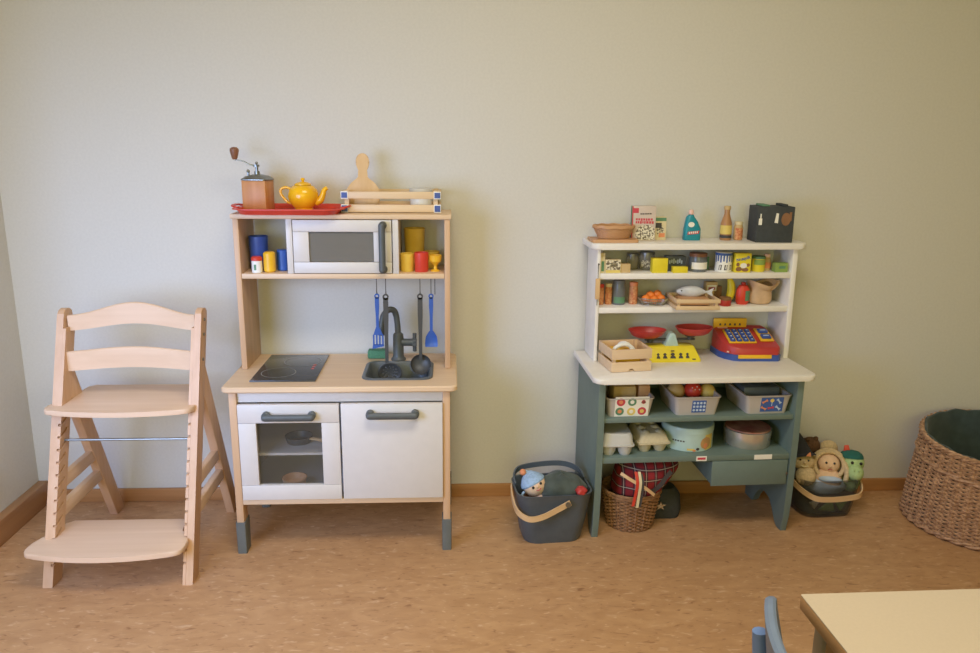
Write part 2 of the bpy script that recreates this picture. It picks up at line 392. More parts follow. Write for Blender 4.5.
# ------------------------------------------------------------------ wooden high chair
def high_chair():
    t = thing('high_chair', 'light beech step high chair with slatted back beside the left wall', 'chair', (-1.004, -.35, 0))
    X, Y = 1.008, .35
    hw = .222; pw = .03
    def yp(z): return -.562 + .282 * z / .785 + Y      # centre of the slanted post in depth
    for s in (-1, 1):
        x0, x1 = (s * hw, s * (hw - pw)) if s < 0 else (s * (hw - pw), s * hw)
        # front post: slanted board with rounded top, slots cut on the front edge side drawn as grooves
        d = .031
        top = []
        for i in range(7):
            a = math.radians(-10 + 200 * i / 6)
            top.append((yp(.775) + d * math.cos(a), .775 + .022 * math.sin(a)))
        pts = [(yp(0) - d, 0), (yp(0) + d, 0)] + top
        # slot rows for seat and footrest are cut into the inner half of the board
        xm = x1 - .009 if s < 0 else x0 + .009
        B().prism(pts, 'x', *((x0, xm) if s < 0 else (xm, x1)), bev=.002).build('front_post', 'beechz', t)
        fr = []
        for k in range(12):
            z = .462 - k * .036
            if z < .05: break
            fr += [(yp(z) - d, z), (yp(z) + d - .014, z + .016), (yp(z) + d - .014, z + .008), (yp(z - .008) - d, z - .008)]
        B().prism([(yp(0) - d, 0), (yp(0) + d, 0), (yp(.74) + d, .74), (yp(.74) - d, .74)] + fr, 'x', *((xm + .0002, x1) if s < 0 else (x0, xm - .0002))).build('slotted_rail', 'beechz', t)
        # rear support leg
        lx0, lx1 = (x0 + pw * .0, x1) if s < 0 else (x0, x1)
        za, zb = .585, 0.0
        ya, yb = yp(.585) + .02, -.085 + Y
        B().prism([(ya - .028, za - .02), (ya + .024, za + .03), (yb + .035, 0), (yb - .028, 0)], 'x', lx0 + .001, lx1 - .001, bev=.002).build('rear_leg', 'beechz', t)
        for z in (.275, .19):
            yr = yb + (ya - yb) * z / za
            B().box(lx0 + .004, lx1 - .004, yp(z) + .024, yr - .018, z - .02, z + .02, .003).build('side_rail', 'beechy', t)
        for z in (.76, .715, .64):
            B().cyl((s * hw + (-.003 if s < 0 else -.001), yp(z), z), .005, .004, 10, axis='x').build('bolt', 'dmetal', t)
    def plate(z, yf, yb_, wf, wb, bulge, th=.016, dx=0):
        # rounded plywood plate, wider in front than between the posts
        pts = []
        n = 12
        for i in range(n + 1):
            u = -1 + 2 * i / n
            pts.append((u * (wf - .035), yf - bulge * (1 - u * u)))
        pts += arc(wf - .03, yf + .03, .03, -75, 0, 4)
        pts += [(wf + .001, yf + .07), (wf - .012, yf + .105), (wb, yf + .135), (wb, yb_ - .02), (wb - .02, yb_)]
        q = [(-x, y) for x, y in pts[n + 1:]][::-1]
        pts = pts + [(-(wb - .02) + 0.0, yb_)] + q[1:]
        return B().prism([(x + dx, y) for x, y in pts], 'z', z - th, z, bev=.004)
    plate(.514, -.455 + Y, -.19 + Y, .224, .189, .022, dx=-.012).build('seat', 'beechx', t)
    plate(.135, -.635 + Y, -.42 + Y, .230, .189, .026, dx=-.020).build('footrest', 'beechx', t)
    def slat(z0, z1, crown, name):
        rings = []
        n = 20
        for i in range(n + 1):
            u = -1 + 2 * i / n
            x = u * (hw - pw + .004); y = yp((z0 + z1) / 2) - .006 + .032 * (1 - u * u)
            c = math.cos(u * PI / 2) ** 2
            a0, a1 = z0 + crown * .45 * c, z1 + crown * c
            rings.append([(x, y - .006, a0), (x, y + .006, a0), (x, y + .008, a1 - .003), (x, y + .004, a1), (x, y - .003, a1), (x, y - .006, a1 - .003)])
        B().loft(rings).build(name, 'beechx', t)
    slat(.727, .776, .036, 'backrest_slat'); slat(.606, .668, .008, 'backrest_slat')
    B().cyl((-hw + .01, yp(.405), .405), .004, 2 * hw - .02, 10, axis='x').build('metal_rod', 'dmetal', t)
    return t
high_chair()

# ------------------------------------------------------------------ toy kitchen
KX, KY = -.344, -.022
def W(x, y, z): return (x - KX, y - KY, z)   # world -> kitchen local (helper for placing parts)
kit = thing('play_kitchen', 'wooden toy kitchen with white doors and dark grey handles', 'toy kitchen', (KX, KY, 0))
# worktop with a cut-out for the sink
SKX0, SKX1, SKY0, SKY1 = .060, .290, -.332, -.116
sxm, sym, sw, sd = (SKX0 + SKX1) / 2, (SKY0 + SKY1) / 2, SKX1 - SKX0, SKY1 - SKY0
def plate_hole(b, outer, inner, z0, z1, bv=.004):
    oc = (sum(p[0] for p in outer) / len(outer), sum(p[1] for p in outer) / len(outer))
    def inset(pts, d): return [(p[0] + (d if p[0] < oc[0] else -d), p[1] + (d if p[1] < oc[1] else -d)) for p in pts]
    b.loft([ring(inner, z1), ring(inset(outer, bv), z1), ring(outer, z1 - bv), ring(outer, z0 + bv), ring(inset(outer, bv), z0), ring(inner, z0), ring(inner, z1)], 0, False, False)
    return b
plate_hole(B(), rr(.002, -.2, .734, .40, .02), rr(sxm, sym, sw - .016, sd - .016, .03), .553, .572).build('worktop', 'birchx', kit)
b = B()
o, i_ = rr(sxm, sym, sw, sd, .035), rr(sxm, sym, sw - .022, sd - .022, .03)
b.loft([ring(rr(sxm, sym, sw - .018, sd - .018, .03), .5725), ring(o, .5725), ring(o, .575), ring(rr(sxm, sym, sw - .006, sd - .006, .034), .577), ring(i_, .5765), ring(rr(sxm, sym, sw - .03, sd - .03, .03), .57),
        ring(rr(sxm, sym, sw - .05, sd - .05, .035), .497), ring(rr(sxm, sym, sw - .075, sd - .075, .03), .49)], 0, False, True)
sink = b.build('sink_basin', 'sink', kit)
B().lathe([(.001, .4925), (.016, .4925), (.018, .4905)], (sxm, sym, 0), 16).build('drain', 'dgrey', sink)
# hob
hob = B().prism([(-.289, -.342), (-.081, -.342), (-.083, -.03), (-.287, -.03)], 'z', .5722, .577, bev=.002).build('hob_panel', 'hob', kit)
for cx, cy, r in ((-.215, -.255, .055), (-.16, -.12, .062)):
    B().lathe([(r - .0012, .5774), (r + .0012, .5774)], (cx, cy, 0), 36).build('cooking_ring', 'hobring', hob)
b = B()
for k in range(3): b.box(-.117, -.107, -.215 + k * .022, -.207 + k * .022, .5771, .5778)
b.build('indicator_light', 'ledred', hob)
# faucet
fx, fy = .166, -.088
fa = B().lathe([(.026, .572), (.026, .577), (.021, .582), (.0185, .59), (.0185, .655), (.0175, .665), (.012, .670)], (fx, fy, 0), 20, cap1=True).build('faucet_body', 'dgrey', kit)
pts = smooth([(fx, fy, .66), (fx - .002, fy, .70), (fx - .006, fy - .002, .733), (fx - .014, fy - .010, .752), (fx - .031, fy - .022, .755), (fx - .046, fy - .034, .738), (fx - .053, fy - .041, .705), (fx - .054, fy - .042, .672)])
B().tube(pts, [.0105] * (len(pts) - 6) + [.0105, .011, .012, .0125, .0125, .0125], 12).build('faucet_spout', 'dgrey', fa)
b = B().cyl((fx + .012, fy - .003, .636), .013, .052, 14, axis='x').cyl((fx + .05, fy - .003, .636), .017, .012, 14, axis='x')
for dz, dy in ((.032, 0), (-.032, 0), (0, .03), (0, -.03)):
    b.tube([(fx + .057, fy - .003, .636), (fx + .057, fy - .003 + dy, .636 + dz)], [.006, .0075], 8)
b.build('faucet_lever', 'dgrey', fa)
# legs, sleeves, side walls
for s in (-1, 1):
    for y0, y1 in ((-.385, -.335), (-.05, -.004)):
        b = B().box(*sorted((s * .346, s * .322)), y0, y1, .02, .553, .003)
        lg = b.build('leg', 'birchz', kit)
        c = [(s * .334, (y0 + y1) / 2)]
        B().loft([ring(rr(s * .334, (y0 + y1) / 2, .030, .056, .004, 2), 0), ring(rr(s * .334, (y0 + y1) / 2, .032, .060, .005, 2), .11)]).build('foot_sleeve', 'sleeve', lg, label='grey plastic foot sleeve')
    B().box(*sorted((s * .343, s * .328)), -.335, -.05, .18, .553, .001).build('side_panel', 'white', kit)
B().box(-.322, .322, -.386, -.372, .172, .19, .002).build('bottom_rail', 'birchx', kit)
B().box(-.328, .328, -.372, -.01, .178, .19).build('bottom_board', 'white', kit)
B().box(-.322, .322, -.374, -.362, .516, .553, .001).build('fascia', 'white', kit)
B().box(-.004, .004, -.35, -.01, .19, .552).build('partition', 'white', kit)
B().box(-.328, -.004, -.345, -.01, .325, .333).build('oven_shelf', 'white', kit)
B().box(-.328, .328, -.010, -.006, .19, .553).build('back_board', 'white', kit)
def handle(parent, c, length, vertical=False):
    b = B().at(c)
    if vertical: b.rot('Y', 90)
    h = length / 2 - .012
    for s in (-1, 1):
        b.cyl((s * h, .0, 0), .013, .022, 16, axis='y', bev=.003)
    b.tube([(-h, -.026, -.002), (h, -.026, -.002)], .011, 12, sq=(.75, 1))
    b.ell((-h, -.025, -.002), (.012, .009, .011)); b.ell((h, -.025, -.002), (.012, .009, .011))
    return b.build('handle', 'dgrey', parent, label='dark grey bar handle')
# oven door (window frame)
b = B()
x0, x1, y0, y1, z0, z1 = -.319, -.004, -.394, -.376, .192, .513
wx0, wx1, wz0, wz1 = -.264, -.06, .243, .452
b.box(x0, x1, y0, y1, wz1 + .001, z1, .0015).box(x0, x1, y0, y1, z0, wz0 - .001, .0015)
b.box(x0, wx0, y0 + .0006, y1, wz0, wz1, .0008).box(wx1, x1, y0 + .0006, y1, wz0, wz1, .0008)
od = b.build('oven_door', 'white', kit)
B().box(wx0 + .001, wx1 - .001, -.381, -.378, wz0 + .001, wz1 - .001).build('glass_pane', 'pane2', od)
handle(od, (-.158, -.394, .481), .165)
cd = B().box(.002, .322, y0, y1, .192, .514, .002).build('cupboard_door', 'white', kit)
handle(cd, (.165, -.394, .484), .165)
# upper shelf unit
for s in (-1, 1):
    B().box(*sorted((s * .3475, s * .329)), -.2, -.001, .5725, 1.073, .002).build('upright_panel', 'birchz', kit)
    B().box(*sorted((s * .180, s * .161)), -.199, -.001, .896, 1.073, .001).build('divider', 'white', kit)
B().box(-.354, .352, -.204, .0, 1.0732, 1.089, .003).build('top_board', 'birchx', kit)
B().box(-.3285, .3285, -.2, -.001, .879, .8958, .002).build('shelf_board', 'birchx', kit)
b = B()
x0, x1, y0, y1, z0, z1 = -.158, .158, -.203, -.187, .898, 1.071
wx0, wx1, wz0, wz1 = -.108, .100, .935, 1.032
b.box(x0, x1, y0, y1, wz1 + .001, z1, .001).box(x0, x1, y0, y1, z0, wz0 - .001, .001)
b.box(x0, wx0, y0 + .0006, y1, wz0, wz1, .0008).box(wx1, x1, y0 + .0006, y1, wz0, wz1, .0008)
mw = b.build('microwave_door', 'white', kit)
B().box(wx0 + .001, wx1 - .001, -.196, -.193, wz0 + .001, wz1 - .001).build('glass_pane', 'pane', mw)
handle(mw, (.131, -.203, .984), .166, True)
B().cyl((.08, -.172, .8765), .002, .245, 8, axis='x').box(.082, .086, -.174, -.170, .8765, .879).box(.32, .324, -.174, -.170, .8765, .879).build('hook_rail', 'wire', kit)

# hooks and hanging utensils
UY = KY - .172
def hook(x, label):
    r = .0034
    pts = [(0, .0, -.006 + 0)]
    top = [(0, -r * math.cos(a) * 1.0, r * math.sin(a)) for a in [PI * (1.25 - 1.25 * k / 8) for k in range(9)]]
    path = [(0, .0045, -.004), (0, .0042, .001), (0, .002, .0042), (0, -.002, .0042), (0, -.0042, .001), (0, -.0045, -.02), (0, -.003, -.048), (0, 0, -.054), (0, .004, -.052), (0, .006, -.046)]
    o = B().tube(smooth(path, 3), .0014, 6).build('hook', 'wire', loc=(x, UY, .8765))
    return tag(o, label, 'hook', 'wire hooks under the toy kitchen shelf')
hx = {'spat': -.2405, 'skim': -.2105, 'lad': -.097, 'spo': -.0605}
hook(hx['spat'], 'dark wire hook carrying the blue slotted spatula')
hook(hx['skim'], 'dark wire hook carrying the black skimmer in front of the faucet')
hook(hx['lad'], 'dark wire hook carrying the black ladle')
hook(hx['spo'], 'dark wire hook carrying the blue spoon')
hook(-.0475, 'empty dark wire hook beside the one carrying the blue spoon')
UZ = .8205
def grip(b, w, l, t=.005, y=0):
    # flat handle with a round eye at the top, hanging down from z = 0
    n = 14
    outer = [(w * .62 * math.cos(2 * PI * k / n), -.004 + w * .62 * math.sin(2 * PI * k / n)) for k in range(n)]
    inner = [(w * .3 * math.cos(2 * PI * k / n), -.004 + w * .3 * math.sin(2 * PI * k / n)) for k in range(n)]
    R = lambda pts, yy: [(p[0], yy, p[1]) for p in pts]
    b.loft([R(inner, y - t / 2), R(outer, y - t / 2), R(outer, y + t / 2), R(inner, y + t / 2), R(inner, y - t / 2)], 0, False, False)
    b.loft([[(-a, y - t / 2, z), (a, y - t / 2, z), (a, y + t / 2, z), (-a, y + t / 2, z)] for a, z in ((w * .5, -.008), (w * .5, -l * .3), (w * .36, -l * .6), (w * .34, -l))])
    return b
u1 = thing('spatula', 'blue slotted spatula hanging behind the faucet', 'spatula', (hx['spat'], UY - .002, UZ))
grip(B(), .014, .12).build('handle', 'blue', u1)
b = B()
zt, zb = -.115, -.182
def wdt(z): return .012 + (.020 - .012) * min(1, max(0, (zt - z) / .03))
b.prism([(-.006, zt + .004), (.006, zt + .004), (.017, zt - .022), (-.015, zt - .022)], 'y', -.002, .002)
for k in range(4):
    x = -.0165 + k * .0102
    b.box(x, x + .0052, -.002, .002, zt - .056, zt - .0215)
b.prism([(-.0168, zt - .055), (.0195, zt - .055), (.0205, zb + .006), (-.019, zb - .004)], 'y', -.002, .002)
b.build('slotted_blade', 'blue', u1)
u2 = thing('skimmer', 'long black skimmer with round perforated blade hanging in front of the faucet', 'skimmer', (hx['skim'], UY - .016, UZ))
grip(B(), .0165, .232, .006).build('handle', 'black', u2)
b = B()
# round perforated blade (holes are missing cells of a polar grid)
nr, ns = 9, 36; V = []
cz = -.264; RX, RZ = .041, .036
for i in range(nr + 1):
    r = i / nr
    V.append([b.v((.010 + RX * r * math.cos(2 * PI * k / ns), -.012 * (r * r) + .006, cz + RZ * r * math.sin(2 * PI * k / ns))) for k in range(ns)])
for i in range(nr):
    for k in range(ns):
        if (i == 3 and k % 4 == 0) or (i == 5 and k % 3 == 0) or (i == 1 and k % 9 == 0): continue
        if i == 0:
            if k == 0: b.f(V[1])
            continue
        b.f([V[i][k], V[i][(k + 1) % ns], V[i + 1][(k + 1) % ns], V[i + 1][k]])
for vv in V[0]: b.bm.verts.remove(vv)
b.build('perforated_blade', 'black', u2, mods=[('SOLIDIFY', {'thickness': .002})])
u3 = thing('ladle', 'black ladle with long handle hanging over the right end of the sink', 'ladle', (hx['lad'], UY - .010, UZ))
grip(B(), .0165, .225, .006).build('handle', 'black', u3)
b = B().at((0.0, -.012, -.236)).rot('X', 62)
prof = [(.001, -.020)] + [(.036 * math.sin(a), -.020 * math.cos(a)) for a in [PI / 2 * k / 7 for k in range(1, 8)]] + [(.034, .001)] + [(.034 * math.sin(a), -.018 * math.cos(a)) for a in [PI / 2 * (6 - k) / 7 for k in range(6)]]
b.lathe(prof + [(.001, -.018)], n=22)
b.build('bowl', 'black', u3)
u4 = thing('serving_spoon', 'blue spoon hanging at the right end of the hook rail', 'spoon', (hx['spo'], UY - .004, UZ))
grip(B(), .014, .13).build('handle', 'blue', u4)
b = B()
rings = []
for z, w, dy in ((-.120, .004, 0), (-.130, .0115, .001), (-.142, .018, .003), (-.155, .0205, .005), (-.168, .0215, .004), (-.176, .021, .002), (-.179, .019, .001)):
    rings.append([(-w, -.003, z), (-w * .5, -.003 + dy, z), (0, -.003 + dy * 1.3, z), (w * .5, -.003 + dy, z), (w, -.003, z), (w, -.0015, z), (w * .5, -.0005 + dy, z), (0, dy * 1.3, z), (-w * .5, -.0005 + dy, z), (-w, -.0015, z)])
b.loft(rings); b.build('spoon_bowl', 'blue', u4)
tag(B().box(-.034, .034, -.02, .02, 0, .03, .006).build('sponge', 'sponge', loc=(-.253, -.082, .5725)), 'green sponge lying on the worktop behind the sink', 'sponge')

# pans inside the oven
def cup(name, label, cat, loc, prof, m, group=None, n=24):
    o = B().lathe(prof, n=n).build(name, m, loc=loc); return tag(o, label, cat, group)
def pan(name, loc, rz, label, hl, hmat):
    t = thing(name, label, 'pan', loc, rz, 'pans in the toy oven')
    B().lathe([(.001, .002), (.037, .002), (.043, .022), (.046, .0225), (.039, 0), (.001, 0)], n=26).build('pan_body', 'black', t)
    B().tube([(.043, 0, .016), (.062, 0, .018), (.062 + hl, 0, .014)], [.006, .008, .009], 10, sq=(1, .6)).build('handle', hmat, t)
pan('frying_pan', (-.505, -.27, .3335), -22, 'small black frying pan with wooden handle on the oven shelf', .065, 'handlewood')
cup('bowl', 'small wooden bowl on the oven bottom below the shelf', 'bowl', (-.515, -.325, .1902), [(.0005, 0), (.022, 0), (.036, .018), (.041, .040), (.038, .040), (.033, .020), (.0005, .005)], 'cork')

# ------------------------------------------------------------------ on top of the toy kitchen
ZT = 1.0892
tr = thing('serving_tray', 'red plastic tray under the coffee mill and teapot', 'tray', (-.512, -.15, ZT))
b = B()
A = rr(0, 0, .33, .215, .05, 6); A2 = rr(0, 0, .35, .235, .055, 6); A3 = rr(0, 0, .385, .25, .06, 6); A4 = rr(0, 0, .378, .243, .058, 6)
b.loft([ring(rr(0, 0, .30, .19, .045, 6), .003), ring(A, .0035), ring(A2, .017), ring(A4, .019), ring(A3, .018), ring(A3, .0155), ring(rr(0, 0, .355, .24, .056, 6), .014), ring(rr(0, 0, .335, .22, .05, 6), 0), ring(rr(0, 0, .30, .19, .045, 6), 0)], 0, True, True)
b.build('tray_body', 'red', tr)
tr.scale = (.92, 1, 1)
for s in (-1, 1):
    p = smooth([(s * .176, -.05, .0175), (s * .198, -.04, .021), (s * .205, 0, .023), (s * .198, .04, .021), (s * .176, .05, .0175)])
    B().tube(p, .0055, 8, sq=(1.2, .6)).build('grip', 'red', tr)
ZR = ZT + .004
ml = thing('coffee_mill', 'wooden box coffee mill with crank on the red tray', 'coffee mill', (-.628, -.12, ZR), -8)
B().box(-.040, .040, -.040, .040, 0, .098, .003).build('wooden_body', 'millwood', ml)
B().loft([ring(rr(0, 0, .086, .086, .01, 3), .0982), ring(rr(0, 0, .086, .086, .01, 3), .101), ring(rr(0, 0, .07, .07, .02, 3), .110), ring(rr(0, 0, .03, .03, .014, 3), .116)]).build('top_plate', 'dmetal', ml)
B().cyl((0, 0, .114), .009, .012, 12).cyl((0, 0, .126), .005, .02, 10).cyl((-.001, 0, .14), .010, .007, 10).ell((0, 0, .152), .005, 8, 6).build('spindle', 'dmetal', ml)
B().tube([(-.026, -.01, .106), (-.026, -.01, .124)], .004, 8).ell((-.026, -.01, .126), .006, 8, 6).build('filler_latch', 'dmetal', ml)
cr = B().tube(smooth([(0, 0, .144), (-.02, -.006, .147), (-.042, -.011, .158), (-.066, -.016, .162)], 5), .0032, 8, sq=(1.5, .7)).build('crank', 'dmetal', ml)
B().lathe([(.006, .163), (.0085, .166), (.0145, .19), (.014, .197), (.008, .202), (.001, .203)], (-.066, -.016, 0), 14, cap0=True).build('crank_knob', 'knobwood', cr, label='turned brown wooden crank knob')
tp = thing('teapot', 'glossy yellow teapot on the red tray', 'teapot', (-.482, -.115, ZR + .0))
B().lathe([(.001, 0), (.030, 0), (.0305, .003), (.028, .006), (.036, .014), (.046, .028), (.050, .043), (.049, .056), (.044, .069), (.035, .078), (.024, .083), (.001, .083)], n=32).build('pot_body', 'teapot', tp)
lid = B().lathe([(.0275, .0825), (.0275, .085), (.022, .089), (.008, .093), (.001, .0935)], n=28).build('lid', 'teapot', tp)
B().lathe([(.003, .092), (.0045, .096), (.0075, .100), (.0065, .104), (.001, .1055)], n=14).build('lid_knob', 'teapot', lid)
p = smooth([(.040, 0, .026), (.056, -.002, .034), (.064, -.003, .050), (.070, -.004, .066), (.080, -.005, .074)], 5)
B().tube(p, [.0135 - .0075 * k / (len(p) - 1) for k in range(len(p))], 12).build('spout', 'teapot', tp)
p = smooth([(-.040, 0, .068), (-.056, 0, .074), (-.072, .0, .068), (-.074, 0, .054), (-.064, 0, .038), (-.052, 0, .026), (-.042, 0, .022)], 5)
B().tube(p, .0058, 10, sq=(1, .8)).build('handle', 'teapot', tp)

cr8 = thing('wooden_crate', 'pale slatted wooden crate with blue corner blocks on the toy kitchen top', 'crate', (-.189, -.088, ZT))
CW, CD = .162, .082
for z0, z1 in ((.002, .027), (.046, .069)):
    for s in (-1, 1):
        B().box(-CW, CW, *sorted((s * CD, s * (CD - .008))), z0, z1, .001).build('slat', 'palewood', cr8)
        B().box(*sorted((s * (CW - .002), s * (CW - .010))), -CD + .008, CD - .008, z0, z1, .001).build('slat', 'palewood', cr8)
for sx in (-1, 1):
    for sy in (-1, 1):
        B().box(*sorted((sx * (CW - .010), sx * (CW - .024))), *sorted((sy * (CD - .008), sy * (CD - .022))), .002, .072).build('corner_post', 'palewood', cr8)
    for z0, z1 in ((.001, .0275), (.0455, .0695)):
        x0, x1 = sorted((sx * (CW + .001), sx * (CW - .022)))
        B().box(x0, x1, -CD - .001, -CD + .006, z0, z1, .0005, 0).box(x0 + .002, x1 - .002, -CD - .0018, -CD - .0005, z0 + .003, z1 - .003, 0, 1).build('corner_cap', ['whiteplastic', 'lblue'], cr8, label='white edged blue corner block')
B().box(-CW + .010, CW - .010, -CD + .008, CD - .008, .002, .008).build('crate_bottom', 'palewood', cr8)
# butter paddle leaning in the crate
b = B().rot('X', -9)
sil = [(0.010, .0), (.030, .003), (.047, .018), (.053, .040), (.049, .062), (.036, .083), (.020, .097), (.0125, .108), (.0115, .120), (.0165, .133), (.0205, .150), (.018, .167), (.010, .178), (0, .181)]
sil = [(x * 1.08, z) for x, z in sil]; outl = sil + [(-x, z) for x, z in sil[-2::-1]]
b.prism([(x, z) for x, z in smooth([(p[0], p[1], 0) for p in outl], 3) for x, z in [(x, z)]] if False else [(p.x, p.y) for p in smooth([(q[0], q[1], 0) for q in outl], 3)], 'y', -.006, .006, bev=.003)
tag(b.build('butter_paddle', 'palewoodz', loc=(-.284, -.125, ZT + .011), rotz=math.radians(4)), 'round wooden paddle with waisted handle standing in the crate', 'paddle')
wt = thing('storage_tub', 'white plastic tub with clear top in the crate', 'tub', (-.095, -.075, ZT + .0085))
B().lathe([(.001, 0), (.034, 0), (.036, .002), (.037, .05), (.035, .051), (.034, .004), (.001, .004)], n=24).build('tub_body', 'whiteplastic', wt)
B().lathe([(.0375, .0515), (.0395, .053), (.0395, .062), (.037, .066), (.001, .067)], n=24, cap0=True).build('tub_lid', 'frost', wt)
tag(B().tube([(-.07, 0, .007), (.07, 0, .007)], [.007, .0075], 12).build('rolling_pin', 'cork', loc=(-.205, -.085, ZT + .0085), rotz=math.radians(3)), 'thin brown wooden stick lying in the crate beside the paddle', 'wooden stick')

# ------------------------------------------------------------------ cubbies of the toy kitchen
ZS = .8960
def tumbler(r0, r1, h, t=.0025):
    return [(.0005, 0), (r0, 0), (r0 + .0005, .001), (r1, h - .001), (r1 - t / 2, h), (r1 - t, h - .001), (r0 - t, .004), (.0005, .004)]
def can(r, h, e=.003):
    return [(.0005, 0), (r - e, 0), (r, e), (r, h - e), (r - e, h), (.0005, h)]
cup('tumbler', 'large dark blue tumbler at the back of the left cubby', 'tumbler', (-.636, -.125, ZS), tumbler(.028, .032, .112), 'lblue')
sj = thing('salt_shaker', 'small white shaker with a red lid at the front of the left cubby', 'shaker', (-.628, -.195, ZS))
B().lathe(can(.017, .040, .002), n=20).box(-.006, .001, -.0178, -.0165, .010, .028, 0, 1).build('shaker_body', ['whiteplastic', 'sgreen'], sj)
B().lathe([(.0178, .0402), (.0178, .049), (.014, .053), (.0005, .054)], n=20, cap0=True).build('lid', 'red', sj)
cup('canister', 'yellow canister beside the white shaker', 'canister', (-.589, -.185, ZS), can(.0195, .067, .005), 'yellow')
cup('canister', 'slim blue canister beside the microwave divider', 'canister', (-.553, -.150, ZS), can(.019, .070, .003), 'blue')
cup('pitcher', 'tall amber translucent beaker at the back of the right cubby', 'beaker', (-.118, -.075, ZS), tumbler(.030, .036, .135), 'amber')
def mug(name, label, loc, r, h, m, rz):
    t = thing(name, label, 'mug', loc, rz)
    B().lathe(tumbler(r * .92, r, h), n=24).build('mug_body', m, t)
    p = smooth([(r - .002, 0, h * .8), (r + .012, 0, h * .8), (r + .018, 0, h * .5), (r + .012, 0, h * .22), (r - .002, 0, h * .2)], 5)
    B().tube(p, .003, 8).build('mug_handle', m, t)
mug('mug', 'yellow mug in front of the tall amber beaker', (-.140, -.165, ZS), .023, .060, 'amber', 150)
mug('mug', 'red mug in the right cubby between two yellow cups', (-.092, -.17, ZS), .024, .064, 'red', 75)
gb = thing('egg_cup', 'small yellow goblet at the right side of the right cubby', 'goblet', (-.046, -.165, ZS))
B().lathe([(.0005, 0), (.016, 0), (.016, .003), (.006, .007), (.005, .018), (.010, .024)], n=20).build('stem', 'yellow', gb)
B().lathe([(.010, .0242), (.020, .034), (.022, .054), (.020, .054), (.018, .036), (.0005, .028)], n=20, cap0=True).build('bowl', 'yellow', gb)
tag(B().lathe([(.0005, 0), (.024, 0), (.029, .03), (.030, .056), (.0275, .056), (.0265, .03), (.0005, .004)], n=24).build('cup', 'amber', loc=(-.062, -.085, ZS)), 'amber cup at the back behind the yellow goblet', 'cup')

# ------------------------------------------------------------------ toy shop
SA = 2.0; ca, sa = math.cos(math.radians(SA)), math.sin(math.radians(SA))
SO = (.452, -.024)
def S(x, y, z): return (SO[0] + ca * x - sa * y, SO[1] + sa * x + ca * y, z)
shop = thing('toy_shop', 'toy shop stand with white hutch and counter on grey-green base', 'toy shop', (*SO[:2], 0), SA)
def corner_plate(b, x0, x1, y0, y1, z0, z1, r, bev=.004):
    pts = [(x0, y1), (x0, y0 + r)] + arc(x0 + r, y0 + r, r, 180, 270, 5) + arc(x1 - r, y0 + r, r, 270, 360, 5) + [(x1, y1)]
    return b.prism(pts, 'z', z0, z1, bev=bev)
corner_plate(B(), .002, .750, -.366, 0, .562, .580, .03).build('counter', 'shopwhite', shop)
corner_plate(B(), .022, .772, -.168, 0, .971, .991, .03).build('hutch_top', 'shopwhite', shop)
for x0, x1 in ((.042, .054), (.726, .744)):
    B().box(x0, x1, -.152, -.002, .5802, .9708, .002).build('hutch_side', 'shopwhite', shop)
for z in (.888, .770):
    B().box(.0542, .7258, -.150, -.002, z - .020, z, .002).build('hutch_shelf', 'shopwhite', shop)
def side_panel(x0, x1):
    pts = [(-.318, 0), (-.285, 0), (-.268, .012), (-.245, .050), (-.215, .078), (-.175, .085), (-.135, .075), (-.105, .045), (-.090, .012), (-.075, 0), (-.005, 0), (-.005, .5618), (-.342, .5618), (-.340, .35), (-.336, .16), (-.330, .06)]
    return B().prism(pts, 'x', x0, x1, bev=.002)
side_panel(.022, .044).build('side_panel', 'green', shop)
side_panel(.694, .716).build('side_panel', 'green', shop)
for z, t in ((.435, .016), (.296, .020)):
    B().box(.0442, .6938, -.333, -.012, z - t, z, .0015).build('shelf', 'green', shop)
B().box(.0442, .6938, -.012, -.004, .2765, .5615).build('back_panel', 'green', shop)
dr = B().box(.428, .688, -.328, -.05, .186, .2755, .002)
dr = dr.build('drawer', 'green', shop)
B().box(.424, .690, -.334, -.3285, .184, .2735, .0015).build('drawer_front', 'green', dr)
for x, z in ((.688, .225),):
    B().cyl((x, -.3345, z), .004, .003, 10, axis='y').build('knob', 'dmetal', dr)
bb = B()
bb.box(.400, .4278, -.31, -.06, .262, .2755, .001)
bb.build('drawer_runner', 'green', shop)
for x, w in ((.385, .036), (.60, .062)):
    b = B().rot('X', 0)
    b.box(x - w / 2, x + w / 2, -.3345, -.3335, .2775, .2945)
    b.box(x - w / 2 + .004, x + w / 2 - .004, -.3348, -.3344, .282, .290, 0, 1 if x < .5 else 0)
    b.build('shelf_label', ['sticker', 'sred'], shop, label='small white price label on the shelf edge')

tg = thing('hanging_tag', 'small wooden tag hanging on the left side of the white hutch', 'tag', S(.0455, -.1535, .80))
B().prism([(p[0], p[1] + .037) for p in rr(0, 0, .016, .072, .004, 3)], 'y', -.007, -.001, bev=.001).build('wooden_tag', 'palewoodz', tg)
B().tube([(0, -.004, .072), (0, -.002, .100), (0, -.0005, .124)], .0012, 6).cyl((0, -.006, .122), .003, .006, 8, axis='y').tube([(0, -.004, .002), (0, -.002, -.02)], .0012, 6).build('cord', 'wire', tg)

